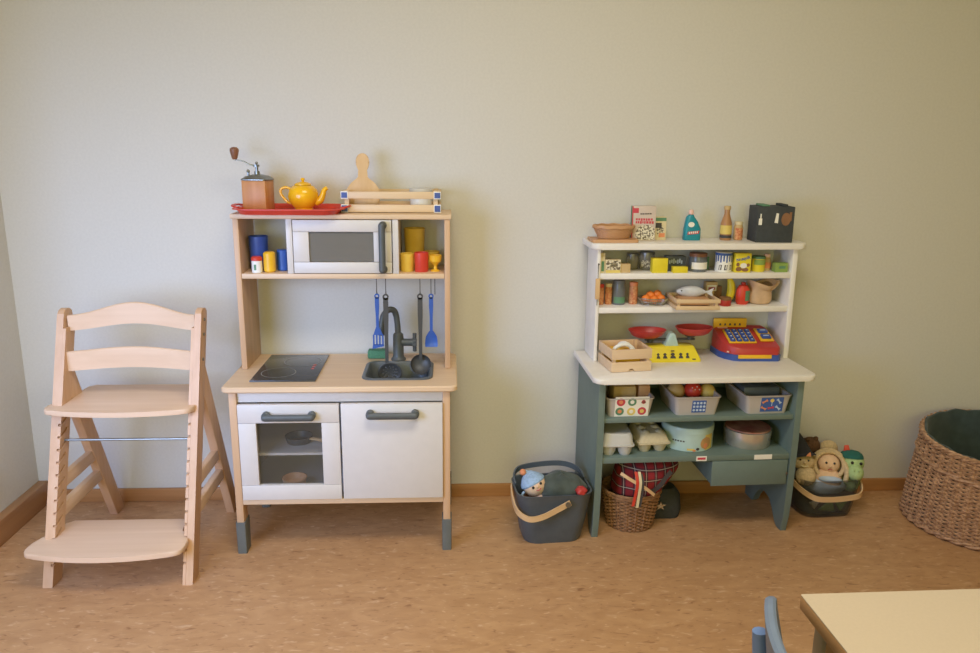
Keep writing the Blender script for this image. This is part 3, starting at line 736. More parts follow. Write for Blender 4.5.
# ---- goods helpers
def goods_box(name, label, x, y, z, w, d, h, mats, marks=(), rz=0, group=None, cat='box'):
    b = B().box(-w / 2, w / 2, -d / 2, d / 2, 0, h, .0012)
    for (mx0, mx1, mz0, mz1, mi) in marks:
        b.box(mx0 * w - w / 2, mx1 * w - w / 2, -d / 2 - .0006, -d / 2 + .0004, mz0 * h, mz1 * h, 0, mi)
    o = b.build(name, mats, loc=S(x, y, z), rotz=math.radians(SA + rz)); return tag(o, label, cat, group)
def jar(name, label, x, y, z, r, h, body, lidm, lidh=.010, neck=.9, lab=None, cat='jar', group=None, labz=(.2, .65)):
    t = thing(name, label, cat, S(x, y, z), SA, group)
    hb = h - lidh
    b = B().lathe([(.0005, 0), (r - .002, 0), (r, .003), (r, hb * .8), (r * neck, hb), (.0005, hb)], n=22)
    b.build('jar_body', body, t)
    B().lathe([(r * neck + .001, hb + .0002), (r * neck + .001, h - .001), (r * neck - .001, h), (.0005, h)], n=22, cap0=True).build('lid', lidm, t)
    if lab:
        n = 10; q = []
        for zz in labz:
            q.append([((r + .0006) * math.sin(a), -(r + .0006) * math.cos(a), hb * zz) for a in [math.radians(-60 + 120 * k / n) for k in range(n + 1)]])
        B().loft(q, 0, False, False, closed=False).build('jar_label', lab, t, label='printed jar label')
    return t
ZA, ZB_, ZC_, ZD = .9912, .8881, .7701, .5801

# ---- on top of the hutch
tag(corner_plate(B(), -.08, .08, -.05, .05, 0, .010, .012, .002).build('serving_board', 'cork', loc=S(.108, -.088, ZA), rotz=math.radians(SA - 2)), 'flat brown wooden board under the oval basket on the hutch', 'board')
ob = thing('oval_basket', 'shallow brown oval bread basket on the wooden board', 'basket', S(.110, -.085, ZA + .0102), SA)
b = B()
n = 48
for k in range(9):
    f = k / 8; rx, ry = .052 + .016 * f, .030 + .012 * f; z = .004 + .032 * f
    b.tube([(rx * math.cos(2 * PI * i / n) * (1 + .02 * math.cos(PI * i + k * PI)), ry * math.sin(2 * PI * i / n) * (1 + .02 * math.cos(PI * i + k * PI)), z) for i in range(n)], .0026, 6, closed=True)
b.loft([[(.053 * math.cos(2 * PI * i / n), .031 * math.sin(2 * PI * i / n), z) for i in range(n)] for z in (.001, .006)])
b.build('basket_weave', 'cork', ob)
b = B()
for dz in (.038, .042):
    b.tube([(.071 * math.cos(2 * PI * i / n), .045 * math.sin(2 * PI * i / n), dz + .0012 * math.sin(i * 1.3)) for i in range(n)], .0036, 6, closed=True)
b.build('rim', 'cork', ob)
# cereal boxes
def cereal(name, label, x, y, w, d, h, rz, face, spine, full=True):
    t = thing(name, label, 'cereal box', S(x, y, ZA), SA + rz, 'cereal boxes on the hutch')
    B().box(-w / 2, w / 2, -d / 2, d / 2, 0, h, .0012).build('carton', face, t)
    b = B()
    e = -d / 2 - .0005
    if full:
        b.box(-w / 2, -w / 2 + .004, e, -d / 2 + .001, 0.001, h - .001, 0, 0)
        b.box(-w / 2 - .0005, -w / 2 + .001, -d / 2, d / 2, .001, h - .001, 0, 1)
        b.box(-w / 2 + .004, -w / 2 + .022, e, -d / 2 + .001, h * .80, h * .94, 0, 0)
        random.seed(3)
        for row, (z, hh) in enumerate(((.50, .07), (.585, .065))):
            xx = -w * .34
            while xx < w * .38:
                ww = random.uniform(.004, .008)
                b.box(xx, xx + ww, e, -d / 2 + .001, h * z + random.uniform(-.001, .001), h * (z + hh), 0, 0); xx += ww + .002
        xx = -w * .16
        while xx < w * .28:
            ww = random.uniform(.003, .006); b.box(xx, xx + ww, e, -d / 2 + .001, h * .74 + (xx + w) * .03, h * .775 + (xx + w) * .03, 0, 2); xx += ww + .0015
        c = [(.008 + .035 * math.cos(a), h * .21 + .030 * math.sin(a)) for a in [2 * PI * k / 24 for k in range(24)]]
        c = [(max(-w / 2 + .004, min(w / 2 - .002, p[0])), max(.003, p[1])) for p in c]
        b.prism(c, 'y', e, -d / 2 + .001, 3)
        b.build('print', ['sred', 'sgreen', 'sdark', 'cerealpile'], t)
    else:
        b.box(-w / 2 + .001, w / 2 - .001, e, -d / 2 + .001, h * .82, h * .97, 0, 0)
        c = [(.0 + .013 * math.cos(a), h * .42 + .018 * math.sin(a)) for a in [2 * PI * k / 18 for k in range(18)]]
        b.prism(c, 'y', e, -d / 2 + .001, 1)
        b.box(-w * .1, w * .4, e - .0003, -d / 2 + .001, h * .12, h * .3, 0, 2)
        b.box(-w * .4, w * .1, e - .0003, -d / 2 + .001, h * .52, h * .74, 0, 3)
        b.build('print', ['sgreen', 'cerealpile', 'sorange', 'sdark'], t)
cereal('cereal_box', 'large cereal carton with red lettering and a bowl picture on the hutch', .216, -.070, .082, .026, .119, -6, 'cerealgrey', 'sgreen')
cereal('cereal_box', 'small cereal carton with green top behind the large one', .282, -.048, .042, .022, .080, -4, 'cream', 'sgreen', False)
# detergent bottle
dt = thing('detergent_bottle', 'teal detergent bottle with pale pink cap on the hutch', 'bottle', S(.394, -.060, ZA), SA)
b = B()
sec = lambda x0, x1, d, z: ring(rr((x0 + x1) / 2, 0, x1 - x0, d, min(d * .45, .010), 4), z)
b.loft([sec(-.029, .029, .030, 0), sec(-.030, .030, .032, .004), sec(-.028, .029, .032, .04), sec(-.025, .018, .030, .064), sec(-.022, .006, .026, .080), sec(-.015, .003, .018, .088)])
b.build('bottle_body', 'teal', dt)
B().cyl((-.006, 0, .0882), .009, .017, 14, r2=.008, bev=.002).build('cap', 'pink', dt)
b = B()
e = -.0166
b.prism([(-.008 + .011 * math.cos(2 * PI * k / 14), .055 + .009 * math.sin(2 * PI * k / 14)) for k in range(14)], 'y', e - .0004, e + .003, 0)
b.prism([(-.020, .020), (.020, .024), (.022, .034), (-.019, .030)], 'y', e - .0004, e + .003, 1)
for k in range(5): b.box(-.016 + k * .007, -.012 + k * .007, e - .0008, e + .001, .023 + k * .0006, .030 + k * .0006, 0, 0)
b.build('bottle_label', ['sticker', 'sred'], dt)
# sauce bottle and small jar
sb = thing('sauce_bottle', 'brown sauce bottle with yellow label beside the black box', 'bottle', S(.517, -.060, ZA), SA)
B().lathe([(.0005, 0), (.018, 0), (.020, .003), (.0195, .058), (.014, .076), (.0095, .092), (.0095, .106), (.0005, .106)], n=20).build('bottle_body', 'brownglass', sb)
B().lathe([(.0115, .1062), (.0115, .118), (.0005, .119)], n=16, cap0=True).build('cap', 'tan', sb)
B().lathe([(.0202, .022), (.0202, .052)], n=24).build('bottle_label', 'syel', sb, label='yellow label')
B().lathe([(.0203, .008), (.0203, .018)], n=24).build('bottle_band', 'sdark', sb, label='dark band')
jar('spice_jar', 'small jar with orange and white label beside the brown bottle', .562, -.060, ZA, .0155, .064, 'tan', 'cream', .010, .85, 'spice', labz=(.05, .8))
# black box
bx = thing('activity_box', 'black box with handles and small pictures on its front', 'box', S(.662, -.082, ZA), SA - 4)
B().box(-.064, .064, -.058, .030, .0, .122, .002).build('box_body', 'boxblack', bx)
b = B().box(-.046, -.020, -.050, .02, .1222, .128, .002, 0).box(.024, .042, -.050, .02, .1222, .130, .002, 1)
b.build('top_latch', ['sgreen', 'boxblack'], bx)
b = B()
e = -.0585
pic = lambda c: c
b.box(-.058, -.047, e - .0006, e + .001, .060, .082, 0, 0).box(-.054, -.050, e - .0006, e + .001, .082, .098, 0, 0)
b.prism([(-.004, .068), (.008, .066), (.009, .099), (.001, .101)], 'y', e - .0006, e + .001, 0)
b.prism([(.035 + .016 * math.cos(2 * PI * k / 16), .080 + .022 * math.sin(2 * PI * k / 16)) for k in range(16)], 'y', e - .0006, e + .001, 1)
b.box(.046, .054, e - .0005, e + .001, .074, .104, 0, 1)
b.build('print', ['sticker', 'sbrown'], bx)

# ---- upper hutch shelf
G1 = 'groceries on the upper hutch shelf'
goods_box('packet', 'tall pale green packet at the left end of the upper hutch shelf', .064, -.125, ZB_, .016, .03, .068, ['cream', 'sgreen'], ((.2, .8, .1, .6, 1),), 0, G1, 'packet')
t = goods_box('tea_box', 'white patterned box with yellow base on the upper hutch shelf', .100, -.125, ZB_, .054, .030, .046, ['cream', 'cerealpile', 'syel', 'sdark'], ((.04, .96, .25, .94, 1), (.04, .96, .03, .22, 2), (.35, .7, .45, .8, 0)), 0, G1)
goods_box('small_carton', 'plain tan carton beside the white patterned box', .145, -.120, ZB_, .034, .03, .030, ['tan', 'sbrown'], (), 0, G1)
jar('storage_jar', 'clear glass jar with swirled label behind the yellow box', .240, -.060, ZB_, .027, .062, 'glass', 'dmetal', .009, .95, 'cerealpile', group=G1)
jar('storage_jar', 'dim grey jar behind the tan carton', .192, -.045, ZB_, .022, .055, 'glass', 'dmetal', .009, .9, None, group=G1)
goods_box('cocoa_box', 'square mustard yellow box on the upper hutch shelf', .263, -.128, ZB_, .053, .030, .050, ['byellow'], (), 0, G1)
goods_box('chocolate_box', 'navy box with pale lettering behind the low yellow box', .330, -.090, ZB_, .070, .03, .052, ['navy', 'slight'], tuple((.15 + .1 * k, .22 + .1 * k, .5 + .06 * (k % 2), .72 + .06 * (k % 3), 1) for k in range(7)), 0, G1)
goods_box('butter_box', 'low bright yellow box in front of the navy box', .334, -.133, ZB_, .052, .024, .021, ['byellow'], (), 0, G1)
jar('coffee_jar', 'dark jam jar with brown lid and white label', .408, -.105, ZB_, .031, .064, 'jargrey', 'knobwood', .012, .95, 'sticker', group=G1)
goods_box('green_packet', 'dim green packet between the dark jar and the striped can', .447, -.060, ZB_, .026, .025, .045, ['sgreen'], (), 0, G1, 'packet')
# blue and white can
bc = thing('milk_can', 'blue and white striped can on the upper hutch shelf', 'can', S(.497, -.112, ZB_), SA, G1)
B().lathe(can(.029, .068, .002), n=24).build('can_body', 'whiteplastic', bc)
b = B()
for k in range(9):
    a = math.radians(-80 + 20 * k); da = math.radians(5)
    b.loft([[(.0293 * math.sin(q), -.0293 * math.cos(q), z) for q in (a - da, a + da)] for z in (.034 + .004 * (k % 2), .058)], 0, False, False, closed=False)
b.lathe([(.0294, .058), (.0294, .0665)], n=24)
for k in range(3):
    a = math.radians(-45 + 38 * k); da = math.radians(10)
    b.loft([[(.0293 * math.sin(q), -.0293 * math.cos(q), z) for q in (a - da + z * 3, a + da + z * 3)] for z in (.008, .026)], 1, False, False, closed=False)
b.build('can_print', ['sblue', 'sdark'], bc)
# cocoa powder box with lettering
nq = thing('cocoa_powder_box', 'yellow cocoa powder box with blue slanted lettering', 'box', S(.555, -.128, ZB_), SA - 2, G1)
B().box(-.028, .028, -.015, .015, 0, .066, .0015).build('carton', 'byellow', nq)
b = B(); e = -.0155
for (cx, cz, rx, rz) in ((-.014, .012, .011, .008), (.008, .010, .012, .007), (.018, .026, .006, .006), (-.018, .028, .006, .007)):
    b.prism([(cx + rx * math.cos(2 * PI * k / 12), cz + rz * math.sin(2 * PI * k / 12)) for k in range(12)], 'y', e, e + .002, 0)
b.prism([(.002 + .012 * math.cos(2 * PI * k / 12), .024 + .009 * math.sin(2 * PI * k / 12)) for k in range(12)], 'y', e - .0002, e + .002, 1)
b.build('print', ['sbrown', 'sticker'], nq)
fc = bpy.data.curves.new('lettering', 'FONT'); fc.body = 'Nesquik'; fc.size = .0145; fc.extrude = .0003; fc.offset = .0004; fc.align_x = 'CENTER'
fo = bpy.data.objects.new('tmp', fc); col.objects.link(fo)
bpy.context.view_layer.update()
me = bpy.data.meshes.new_from_object(fo.evaluated_get(bpy.context.evaluated_depsgraph_get()))
bpy.data.objects.remove(fo)
me.materials.clear(); me.materials.append(M['sblue'])
lt = bpy.data.objects.new('lettering', me); col.objects.link(lt); lt.parent = nq; lt.location = (0, -.0156, .044); lt.rotation_euler = (PI / 2, math.radians(-14), 0)
lt['label'] = 'blue slanted lettering'
jar('mustard_can', 'yellow-green can beside the cocoa powder box', .622, -.112, ZB_, .023, .053, 'byellow', 'sgreen', .008, .97, 'lime', group=G1, cat='can', labz=(.55, .95))
jar('honey_bottle', 'small pinkish bottle behind the green box', .660, -.095, ZB_, .014, .058, 'tan', 'pink', .012, .7, 'sorange', cat='bottle', group=G1)
goods_box('soap_box', 'low pale green box at the right end of the upper shelf', .695, -.125, ZB_, .045, .030, .031, ['lime', 'sgreen'], ((.3, .8, .4, .7, 1),), 0, G1)

# ---- lower hutch shelf
G2 = 'groceries on the lower hutch shelf'
jar('spice_jar', 'red spice jar at the left end of the lower hutch shelf', .072, -.09, ZC_, .0125, .072, 'spice', 'red', .012, .9, None, group=G2)
jar('spice_jar', 'pale spice jar between the red one and the blue-grey jar', .101, -.088, ZC_, .0125, .074, 'spice', 'cream', .012, .9, None, group=G2)
jar('storage_jar', 'blue-grey glass jar on the lower hutch shelf', .137, -.090, ZC_, .0225, .086, 'jargrey', 'jargrey', .014, .9, 'sgreen', group=G2, labz=(.1, .4))
jar('spice_jar', 'orange spice jar right of the blue-grey jar', .190, -.085, ZC_, .0155, .077, 'spice', 'sorange', .012, .9, None, group=G2)
# silver fruit basket with oranges
fb = thing('fruit_dish', 'small silver lattice dish holding oranges', 'dish', S(.256, -.105, ZC_), SA)
b = B()
n = 36
for z, r in ((.002, .034), (.014, .046), (.026, .054)):
    b.tube([(r * math.cos(2 * PI * i / n), r * .75 * math.sin(2 * PI * i / n), z) for i in range(n)], .0016, 6, closed=True)
for i in range(n):
    for d in (1, -1):
        a, c = 2 * PI * i / n, 2 * PI * (i + d) / n
        b.tube([(.034 * math.cos(a), .0255 * math.sin(a), .002), (.046 * math.cos((a + c) / 2), .0345 * math.sin((a + c) / 2), .014), (.054 * math.cos(c), .0405 * math.sin(c), .026)], .0008, 4)
b.build('lattice_side', 'metal', fb)
b = B(); b.lathe([(.0005, .0005), (.035, .0005), (.035, .002), (.0005, .002)], n=n, sy=.75); b.build('dish_base', 'metal', fb)
for i, (x, y, z, r, lb) in enumerate(((-.026, -.004, .020, .017, 'left orange in the silver dish'), (.002, -.010, .018, .0155, 'front orange in the middle of the silver dish'), (.027, .0, .021, .016, 'right orange in the silver dish'), (-.006, .014, .030, .016, 'rear left orange heaped in the silver dish'), (.020, .017, .034, .015, 'topmost orange at the back right of the silver dish'))):
    tag(B().ell((0, 0, 0), (r, r, r * .95), 16, 10).cyl((0, -.001, r * .93), .0018, .002, 6).build('orange', 'orange', loc=S(.256 + x, -.105 + y, ZC_ + z)), lb, 'orange', 'oranges in the silver dish')

def slat_crate(name, label, loc, rz, w, d, h, m, front_notch=False, nl=2, tilt=None):
    t = thing(name, label, 'crate', loc, rz)
    sh = h / nl - .008 if nl > 1 else h
    for k in range(nl):
        z0 = .001 + k * (sh + .010); z1 = z0 + sh
        for s in (-1, 1):
            if front_notch and k == 0 and s < 0:
                n = 8
                pts = [(-w / 2, z0), (-.012, z0)] + [(-.012 * math.cos(PI * i / n), z0 + .011 * math.sin(PI * i / n)) for i in range(1, n)] + [(.012, z0), (w / 2, z0), (w / 2, z1), (-w / 2, z1)]
                B().prism(pts, 'y', -d / 2, -d / 2 + .006, bev=.0008).build('slat', m, t)
            else:
                B().box(-w / 2, w / 2, *sorted((s * d / 2, s * (d / 2 - .006))), z0, z1, .0008).build('slat', m, t)
            B().box(*sorted((s * w / 2, s * (w / 2 - .006))), -d / 2 + .006, d / 2 - .006, z0, z1, .0008).build('slat', m, t)
    for sx in (-1, 1):
        for sy in (-1, 1):
            B().box(*sorted((sx * (w / 2 - .006), sx * (w / 2 - .016))), *sorted((sy * (d / 2 - .006), sy * (d / 2 - .016))), .001, h - .004).build('corner_post', m, t)
    B().box(-w / 2 + .006, w / 2 - .006, -d / 2 + .006, d / 2 - .006, .001, .005).build('crate_bottom', m, t)
    return t
slat_crate('wooden_crate', 'small pale slatted crate holding a grey fish on the hutch shelf', S(.385, -.140, ZC_), SA - 2, .152, .135, .042, 'palewood')
# fish
b = B().at((0, 0, 0))
rings = []
L = .112
for k in range(15):
    f = k / 14; x = -L / 2 + L * f
    r = .021 * math.sin(PI * min(1, f * 1.08 + .03)) ** .65 if f < .9 else .004
    r = max(r, .0025)
    rings.append([(x, r * .75 * math.cos(2 * PI * i / 12), r * math.sin(2 * PI * i / 12)) for i in range(12)])
b.loft(rings)
fi = thing('toy_fish', 'grey toy fish lying in the small pale crate', 'fish', S(.392, -.120, ZC_ + .048), SA - 12)
b.build('fish_body', 'fishgrey', fi)
B().prism([(L / 2 - .012, -.002), (L / 2 + .014, -.016), (L / 2 + .008, 0), (L / 2 + .014, .016), (L / 2 - .012, .002)], 'y', -.002, .002).build('tail_fin', 'fishgrey', fi)
B().ell((-L / 2 + .016, -.0105, .004), .0025, 8, 6).build('eye', 'eye', fi)
tag(B().box(-.055, .055, -.04, .04, 0, .026, .01).build('bread_loaf', 'cork', loc=S(.390, -.122, ZC_ + .0062), rotz=math.radians(SA - 6)), 'brown block under the grey fish in the crate', 'bread')
goods_box('milk_carton', 'pink and beige packet behind the right end of the fish crate', .482, -.045, ZC_, .042, .030, .070, ['tan', 'sred', 'sticker'], ((.1, .9, .55, .85, 2), (.2, .8, .6, .75, 1)), 0, G2, 'packet')
# banana standing
bn = thing('banana', 'yellow toy banana standing upright on the hutch shelf', 'banana', S(.535, -.085, ZC_), SA)
p = smooth([(-.006, 0, .003), (.004, 0, .02), (.009, 0, .045), (.006, 0, .070), (-.002, 0, .088)], 5)
nn = len(p)
B().tube(p, [.006 + .009 * math.sin(PI * min(1, max(0, (k + 1) / (nn + 1)))) for k in range(nn)], 10).build('peel', 'byellow', bn)
B().tube([(-.002, 0, .086), (-.006, 0, .095)], [.005, .004], 8).build('stem', 'sbrown', bn)
jar('jam_jar', 'low dark red jar in front of the yellow banana', .506, -.130, ZC_, .021, .030, 'dred', 'sbrown', .009, .95, None, group=G2)
goods_box('wafer_packet', 'grey-brown packet behind the banana', .505, -.05, ZC_, .03, .02, .055, ['sbrown'], (), 0, G2, 'packet')
kb = thing('ketchup_bottle', 'round red sauce bottle with green label on the hutch shelf', 'bottle', S(.577, -.108, ZC_), SA)
B().lathe([(.0005, 0), (.018, 0), (.023, .008), (.0245, .03), (.023, .052), (.016, .066), (.008, .070), (.0005, .070)], n=22, sy=.75).build('bottle_body', 'red', kb)
B().cyl((0, 0, .0702), .008, .008, 12, bev=.0015).build('cap', 'dred', kb)
n = 10
B().loft([[((.0248) * math.sin(a), -.0188 * math.cos(a) , z) for a in [math.radians(5 + 75 * k / n) for k in range(n + 1)]] for z in (.014, .034, .05)], 0, False, False, closed=False).build('bottle_label', 'sgreen', kb, label='green and cream label')
# cloth bag
cb = thing('cloth_bag', 'beige cloth bag with folded open top on the hutch shelf', 'bag', S(.645, -.095, ZC_), SA)
b = B(); rings = []
n = 28; random.seed(11)
for k, (z, r) in enumerate(((0, .030), (.004, .038), (.018, .043), (.036, .041), (.050, .038), (.060, .043), (.070, .050), (.077, .052), (.076, .046), (.066, .038))):
    rings.append([(r * (1 + (.05 + .02 * k) * .6 * math.sin(3 * a + k * .3) * (k > 2)) * math.cos(a), r * .78 * (1 + .04 * math.sin(5 * a)) * math.sin(a), z + (.010 * math.sin(2 * a + .6) if k > 4 else 0)) for a in [2 * PI * i / n for i in range(n)]])
b.loft(rings, 0, True, True); b.build('bag_body', 'bagcloth', cb)
B().tube(smooth([(.034, -.01, .052), (.052, -.008, .064), (.062, -.004, .077), (.060, 0, .082)], 4), [.007, .0075, .007, .0065, .006, .006, .006, .006, .006, .005, .005, .004, .003][:13], 8).build('bag_spout', 'bagcloth', cb)

# ---- on the counter
wc = slat_crate('wooden_crate', 'small wooden crate with notched front holding white toys on the counter', S(.134, -.218, ZD), SA + 6, .140, .135, .082, 'birchx', True)
tag(B().box(-.052, .052, -.05, .05, 0, .055, .02).build('cheese_block', 'yellow', loc=S(.130, -.206, ZD + .0062), rotz=math.radians(SA + 6)), 'yellow toy cheese lying at the back of the notched crate', 'toy food')
def ringtoy(loc, rz, r, label):
    p = [(r * math.cos(a), 0, r * .85 * math.sin(a)) for a in [PI * k / 14 for k in range(15)]]
    o = B().tube(p, .0065, 10).build('white_radish', 'whiteplastic', loc=loc, rotz=math.radians(rz)); return tag(o, label, 'toy food', 'white arched toys in the notched crate')
ringtoy(S(.122, -.246, ZD + .052), SA + 4, .038, 'white arched toy leaning at the front of the notched crate')
ringtoy(S(.132, -.225, ZD + .058), SA - 50, .030, 'white arched toy lying across the middle of the notched crate')
# scale
scl = thing('toy_scale', 'yellow toy balance scale with two red pans on the counter', 'scale', S(.318, -.136, ZD), SA)
b = B()
b.loft([ring(rr(0, .0, .200, .085, .006, 3), 0), ring(rr(0, 0, .200, .085, .006, 3), .008), ring(rr(0, .012, .165, .055, .006, 3), .048), ring(rr(0, .012, .158, .048, .006, 3), .051)])
b.build('scale_base', 'byellow', scl)
b = B().at((0, -.0425, .008)).rot('X', -24)
for k, (x, s) in enumerate(((-.052, .8), (-.028, 1), (0, 1.3), (.028, 1), (.052, .8))):
    b.prism([(x - .008 * s, .006), (x + .008 * s, .006), (x + .006 * s, .013), (x + .003 * s, .015), (x + .003 * s, .017), (x + .006 * s, .021), (x + .002 * s, .023 + .002 * s), (x - .002 * s, .023 + .002 * s), (x - .006 * s, .021), (x - .003 * s, .017), (x - .003 * s, .015), (x - .006 * s, .013)], 'y', -.0006, .002)
b.box(-.006, .006, -.0006, .002, .031, .034)
b.box(.068, .080, -.0006, .002, .000, .004)
b.build('weight_print', 'sdark', scl)
B().prism([(-.024, .046), (.028, .046), (.014, .088), (.008, .096), (-.004, .096), (-.010, .088)], 'y', -.012, .03, bev=.002).cyl((.002, -.0125, .084), .004, .002, 10, axis='y').build('pointer_tower', 'tin', scl, label='pale blue pointer tower')
B().box(-.090, .090, .004, .016, .066, .074, .002).build('balance_beam', 'black', scl)
for s, dz in ((-1, -.004), (1, .004)):
    b = B().at((s * .072, .008, .076 + dz))
    b.lathe([(.0005, 0), (.016, 0), (.024, .006), (.0005, .008)], n=20); b.cyl((0, 0, -.012), .010, .013, 12)
    b.build('pan_holder', 'black', scl)
    B().at((s * .084, .006, .084 + dz)).lathe([(.0005, 0), (.040, 0), (.052, .006), (.066, .024), (.067, .027), (.064, .027), (.050, .009), (.0005, .004)], n=36, sy=.72).build('weighing_pan', 'dred', scl, label='red oval weighing pan')
# cash register
reg = thing('cash_register', 'red and blue toy cash register with yellow keypad on the counter', 'cash register', S(.606, -.098, ZD), SA - 3)
def regpl(e):
    x0, x1, y0, y1 = -.104 - e, .100 + e, -.082 - e, .074 + e
    return [(x1 - .012, y0), (x1, y0 + .014), (x1 - .004, y1 - .02), (x1 - .02, y1), (x0 + .02, y1), (x0, y1 - .02), (x0 + .004, -.02), (x0 + .016, -.048), (x0 + .040, y0 + .008), (x0 + .062, y0)]
P0, P1 = regpl(.003), regpl(0)
B().loft([ring(P0, 0), ring(P0, .020), ring(regpl(.001), .022)]).build('register_base', 'lblue', reg)
def zt(y): return .046 + (y + .085) * .30
B().loft([ring(P1, .0222), [(x, y, .042) for x, y in P1], [(x * .985, y * .98, zt(y) - .003) for x, y in P1], [(x * .95, y * .95, zt(y)) for x, y in P1]]).build('register_body', 'dred', reg)
B().box(-.052, .066, -.0860, -.0815, .010, .023, .001).build('drawer_front', 'yellow', reg)
slope = math.degrees(math.atan(.30))
def onslope(cx, cy, rz=0):
    b = B().at((cx, cy, zt(cy) + .0005)).rot('X', slope)
    if rz: b.rot('Z', rz)
    return b
kp = onslope(-.026, -.008).box(-.050, .048, -.046, .044, 0, .005, .001).build('keypad', 'yellow', reg)
for r_ in range(4):
    for c_ in range(4):
        b = onslope(-.026, -.008)
        x, y = -.0355 + c_ * .023, -.034 + r_ * .0215
        b.box(x - .009, x + .009, y - .0085, y + .0085, .0052, .0115, .002)
        b.box(x - .003, x + .003, y - .003, y + .003, .0115, .0118, 0, 1)
        b.build('key', ['lblue', 'slight'], kp)
k2 = onslope(.064, .004).box(-.024, .024, -.046, .040, 0, .005, .001).build('function_pad', 'yellow', reg)
for y in (-.024, .014):
    onslope(.064, .004).box(-.017, .017, y - .013, y + .013, .0052, .013, .003).box(-.010, .010, y - .003, y + .003, .013, .0133, 0, 1).build('key', ['lblue', 'slight'], k2)
onslope(-.068, .056).box(-.018, .018, -.006, .006, 0, .001).build('badge', 'pink', reg, label='small pink badge')
ds = B().box(-.100, .022, .058, .070, .082, .122, .003).box(-.070, -.050, .058, .068, .06, .082)
ds = ds.build('display', 'yellow', reg, label='upright yellow display')
b = B()
for k in range(5): b.prism([(-.080 + k * .018, .096), (-.072 + k * .018, .096), (-.074 + k * .018, .104), (-.078 + k * .018, .104)], 'y', .0572, .059)
b.build('display_print', 'sdark', ds)
b = B()
b.tube([(-.086, -.0635, .030), (-.080, -.0680, .030)], .003, 6); b.build('badge_star', 'pink', reg)

# ---- grey bins on the shelf of the base
def bin_(x, label, rz=0):
    t = thing('storage_bin', label, 'storage bin', S(x, -.225, .4352), SA + rz, 'grey storage bins on the green shelf')
    w0, w1, d0, d1, h = .138, .158, .180, .200, .066
    b = B()
    b.loft([ring(rr(0, 0, w0, d0, .012, 3), 0), ring(rr(0, 0, w1, d1, .014, 3), h - .004), ring(rr(0, 0, w1 + .006, d1 + .006, .015, 3), h - .003), ring(rr(0, 0, w1 + .006, d1 + .006, .015, 3), h), ring(rr(0, 0, w1 - .006, d1 - .006, .013, 3), h), ring(rr(0, 0, w0 - .006, d0 - .006, .012, 3), .004)])
    b.build('bin_body', 'greybin', t)
    return t
b1 = bin_(.134, 'grey plastic bin with white card of six round pictures')
b2 = bin_(.362, 'grey plastic bin with blue sticker of round rows')
b3 = bin_(.605, 'grey plastic bin with dark blue sticker of small toys', 1)
def sticker_xf(): return B().at((0, -.0903, 0)).rot('X', 8.6)
def disc(b, x, z, r, mi, y=-.0016, n=14): b.prism([(x + r * math.cos(2 * PI * k / n), z + r * math.sin(2 * PI * k / n)) for k in range(n)], 'y', y, y + .001, mi)
b = sticker_xf().box(-.052, .062, -.0012, .0, .001, .073, 0, 0)
for k, (x, z, mi) in enumerate(((-.033, .054, 1), (.005, .054, 2), (.043, .054, 0), (-.035, .020, 2), (.004, .019, 3), (.040, .020, 1))):
    disc(b, x, z, .0145, mi)
    disc(b, x, z, .007, (4, 0, 1, 4, 0, 3)[k], -.0022)
b.prism([(.034, .050), (.052, .050), (.043, .062)], 'y', -.0022, -.001, 2)
b.build('picture_card', ['sticker', 'sred', 'sgreen', 'syel', 'sorange'], b1)
b = sticker_xf().box(-.018, .030, -.0012, 0, .010, .054, 0, 0)
for r_ in range(3):
    for c_ in range(4): disc(b, -.011 + c_ * .0115, .019 + r_ * .013, .0043, 1, -.002, 10)
b.build('picture_sticker', ['sblue', 'slight'], b2)
b = sticker_xf().box(-.026, .052, -.0012, 0, .008, .060, 0, 0)
random.seed(5)
for (x, z, a, mi) in ((-.013, .046, 30, 1), (.012, .049, 0, 2), (.036, .046, -50, 3), (-.015, .021, -30, 1), (.010, .022, 10, 4), (.035, .021, -40, 3)):
    if mi == 2: disc(b, x, z, .007, 2); b.box(x - .001, x + .001, -.002, -.001, z - .02, z - .006, 0, 3); continue
    ca_, sa_ = math.cos(math.radians(a)), math.sin(math.radians(a))
    b.prism([(x + px * ca_ - pz * sa_, z + px * sa_ + pz * ca_) for px, pz in ((-.010, -.005), (-.004, -.0025), (.004, -.0025), (.010, -.005), (.010, .005), (.004, .0025), (-.004, .0025), (-.010, .005))], 'y', -.002, -.001, mi)
b.build('picture_sticker', ['sblue', 'sorange', 'syel', 'slight', 'sred'], b3)
# contents
def lump(name, label, cat, x, y, z, r, m, group=None):
    o = B().ell((0, 0, 0), r, 18, 10).build(name, m, loc=S(x, y, z)); return tag(o, label, cat, group)
tag(B().box(-.040, .040, -.05, .05, 0, .086, .01).build('paper_bag', 'tan', loc=S(.130, -.22, .4395)), 'brown paper box standing in the bin with six round pictures', 'box')
tag(B().box(-.020, .020, -.035, .035, 0, .088, .006).build('paper_bag', 'cork', loc=S(.196, -.235, .4395)), 'narrow brown carton at the right end of the bin with six round pictures', 'box')
G3 = 'toy food in the middle grey bin'
lump('toy_bun', 'dull yellow toy bun at the left in the middle bin', 'toy food', .318, -.225, 0.492, (.030, .034, .030), 'tan', G3)
tm = thing('toy_tomato', 'red spotted toy fruit in the middle bin', 'toy food', S(.374, -.235, .497), 0, G3)
B().ell((0, 0, 0), (.030, .034, .030), 18, 10).build('fruit_body', 'red', tm)
b = B()
for x, z in ((-.010, .016), (.006, .019), (.014, .010), (-.002, .011)):
    y = -.034 * math.sqrt(max(0, 1 - (x / .030) ** 2 - (z / .030) ** 2)); b.ell((x, y, z), .0022, 6, 5)
b.build('spots', 'sticker', tm)
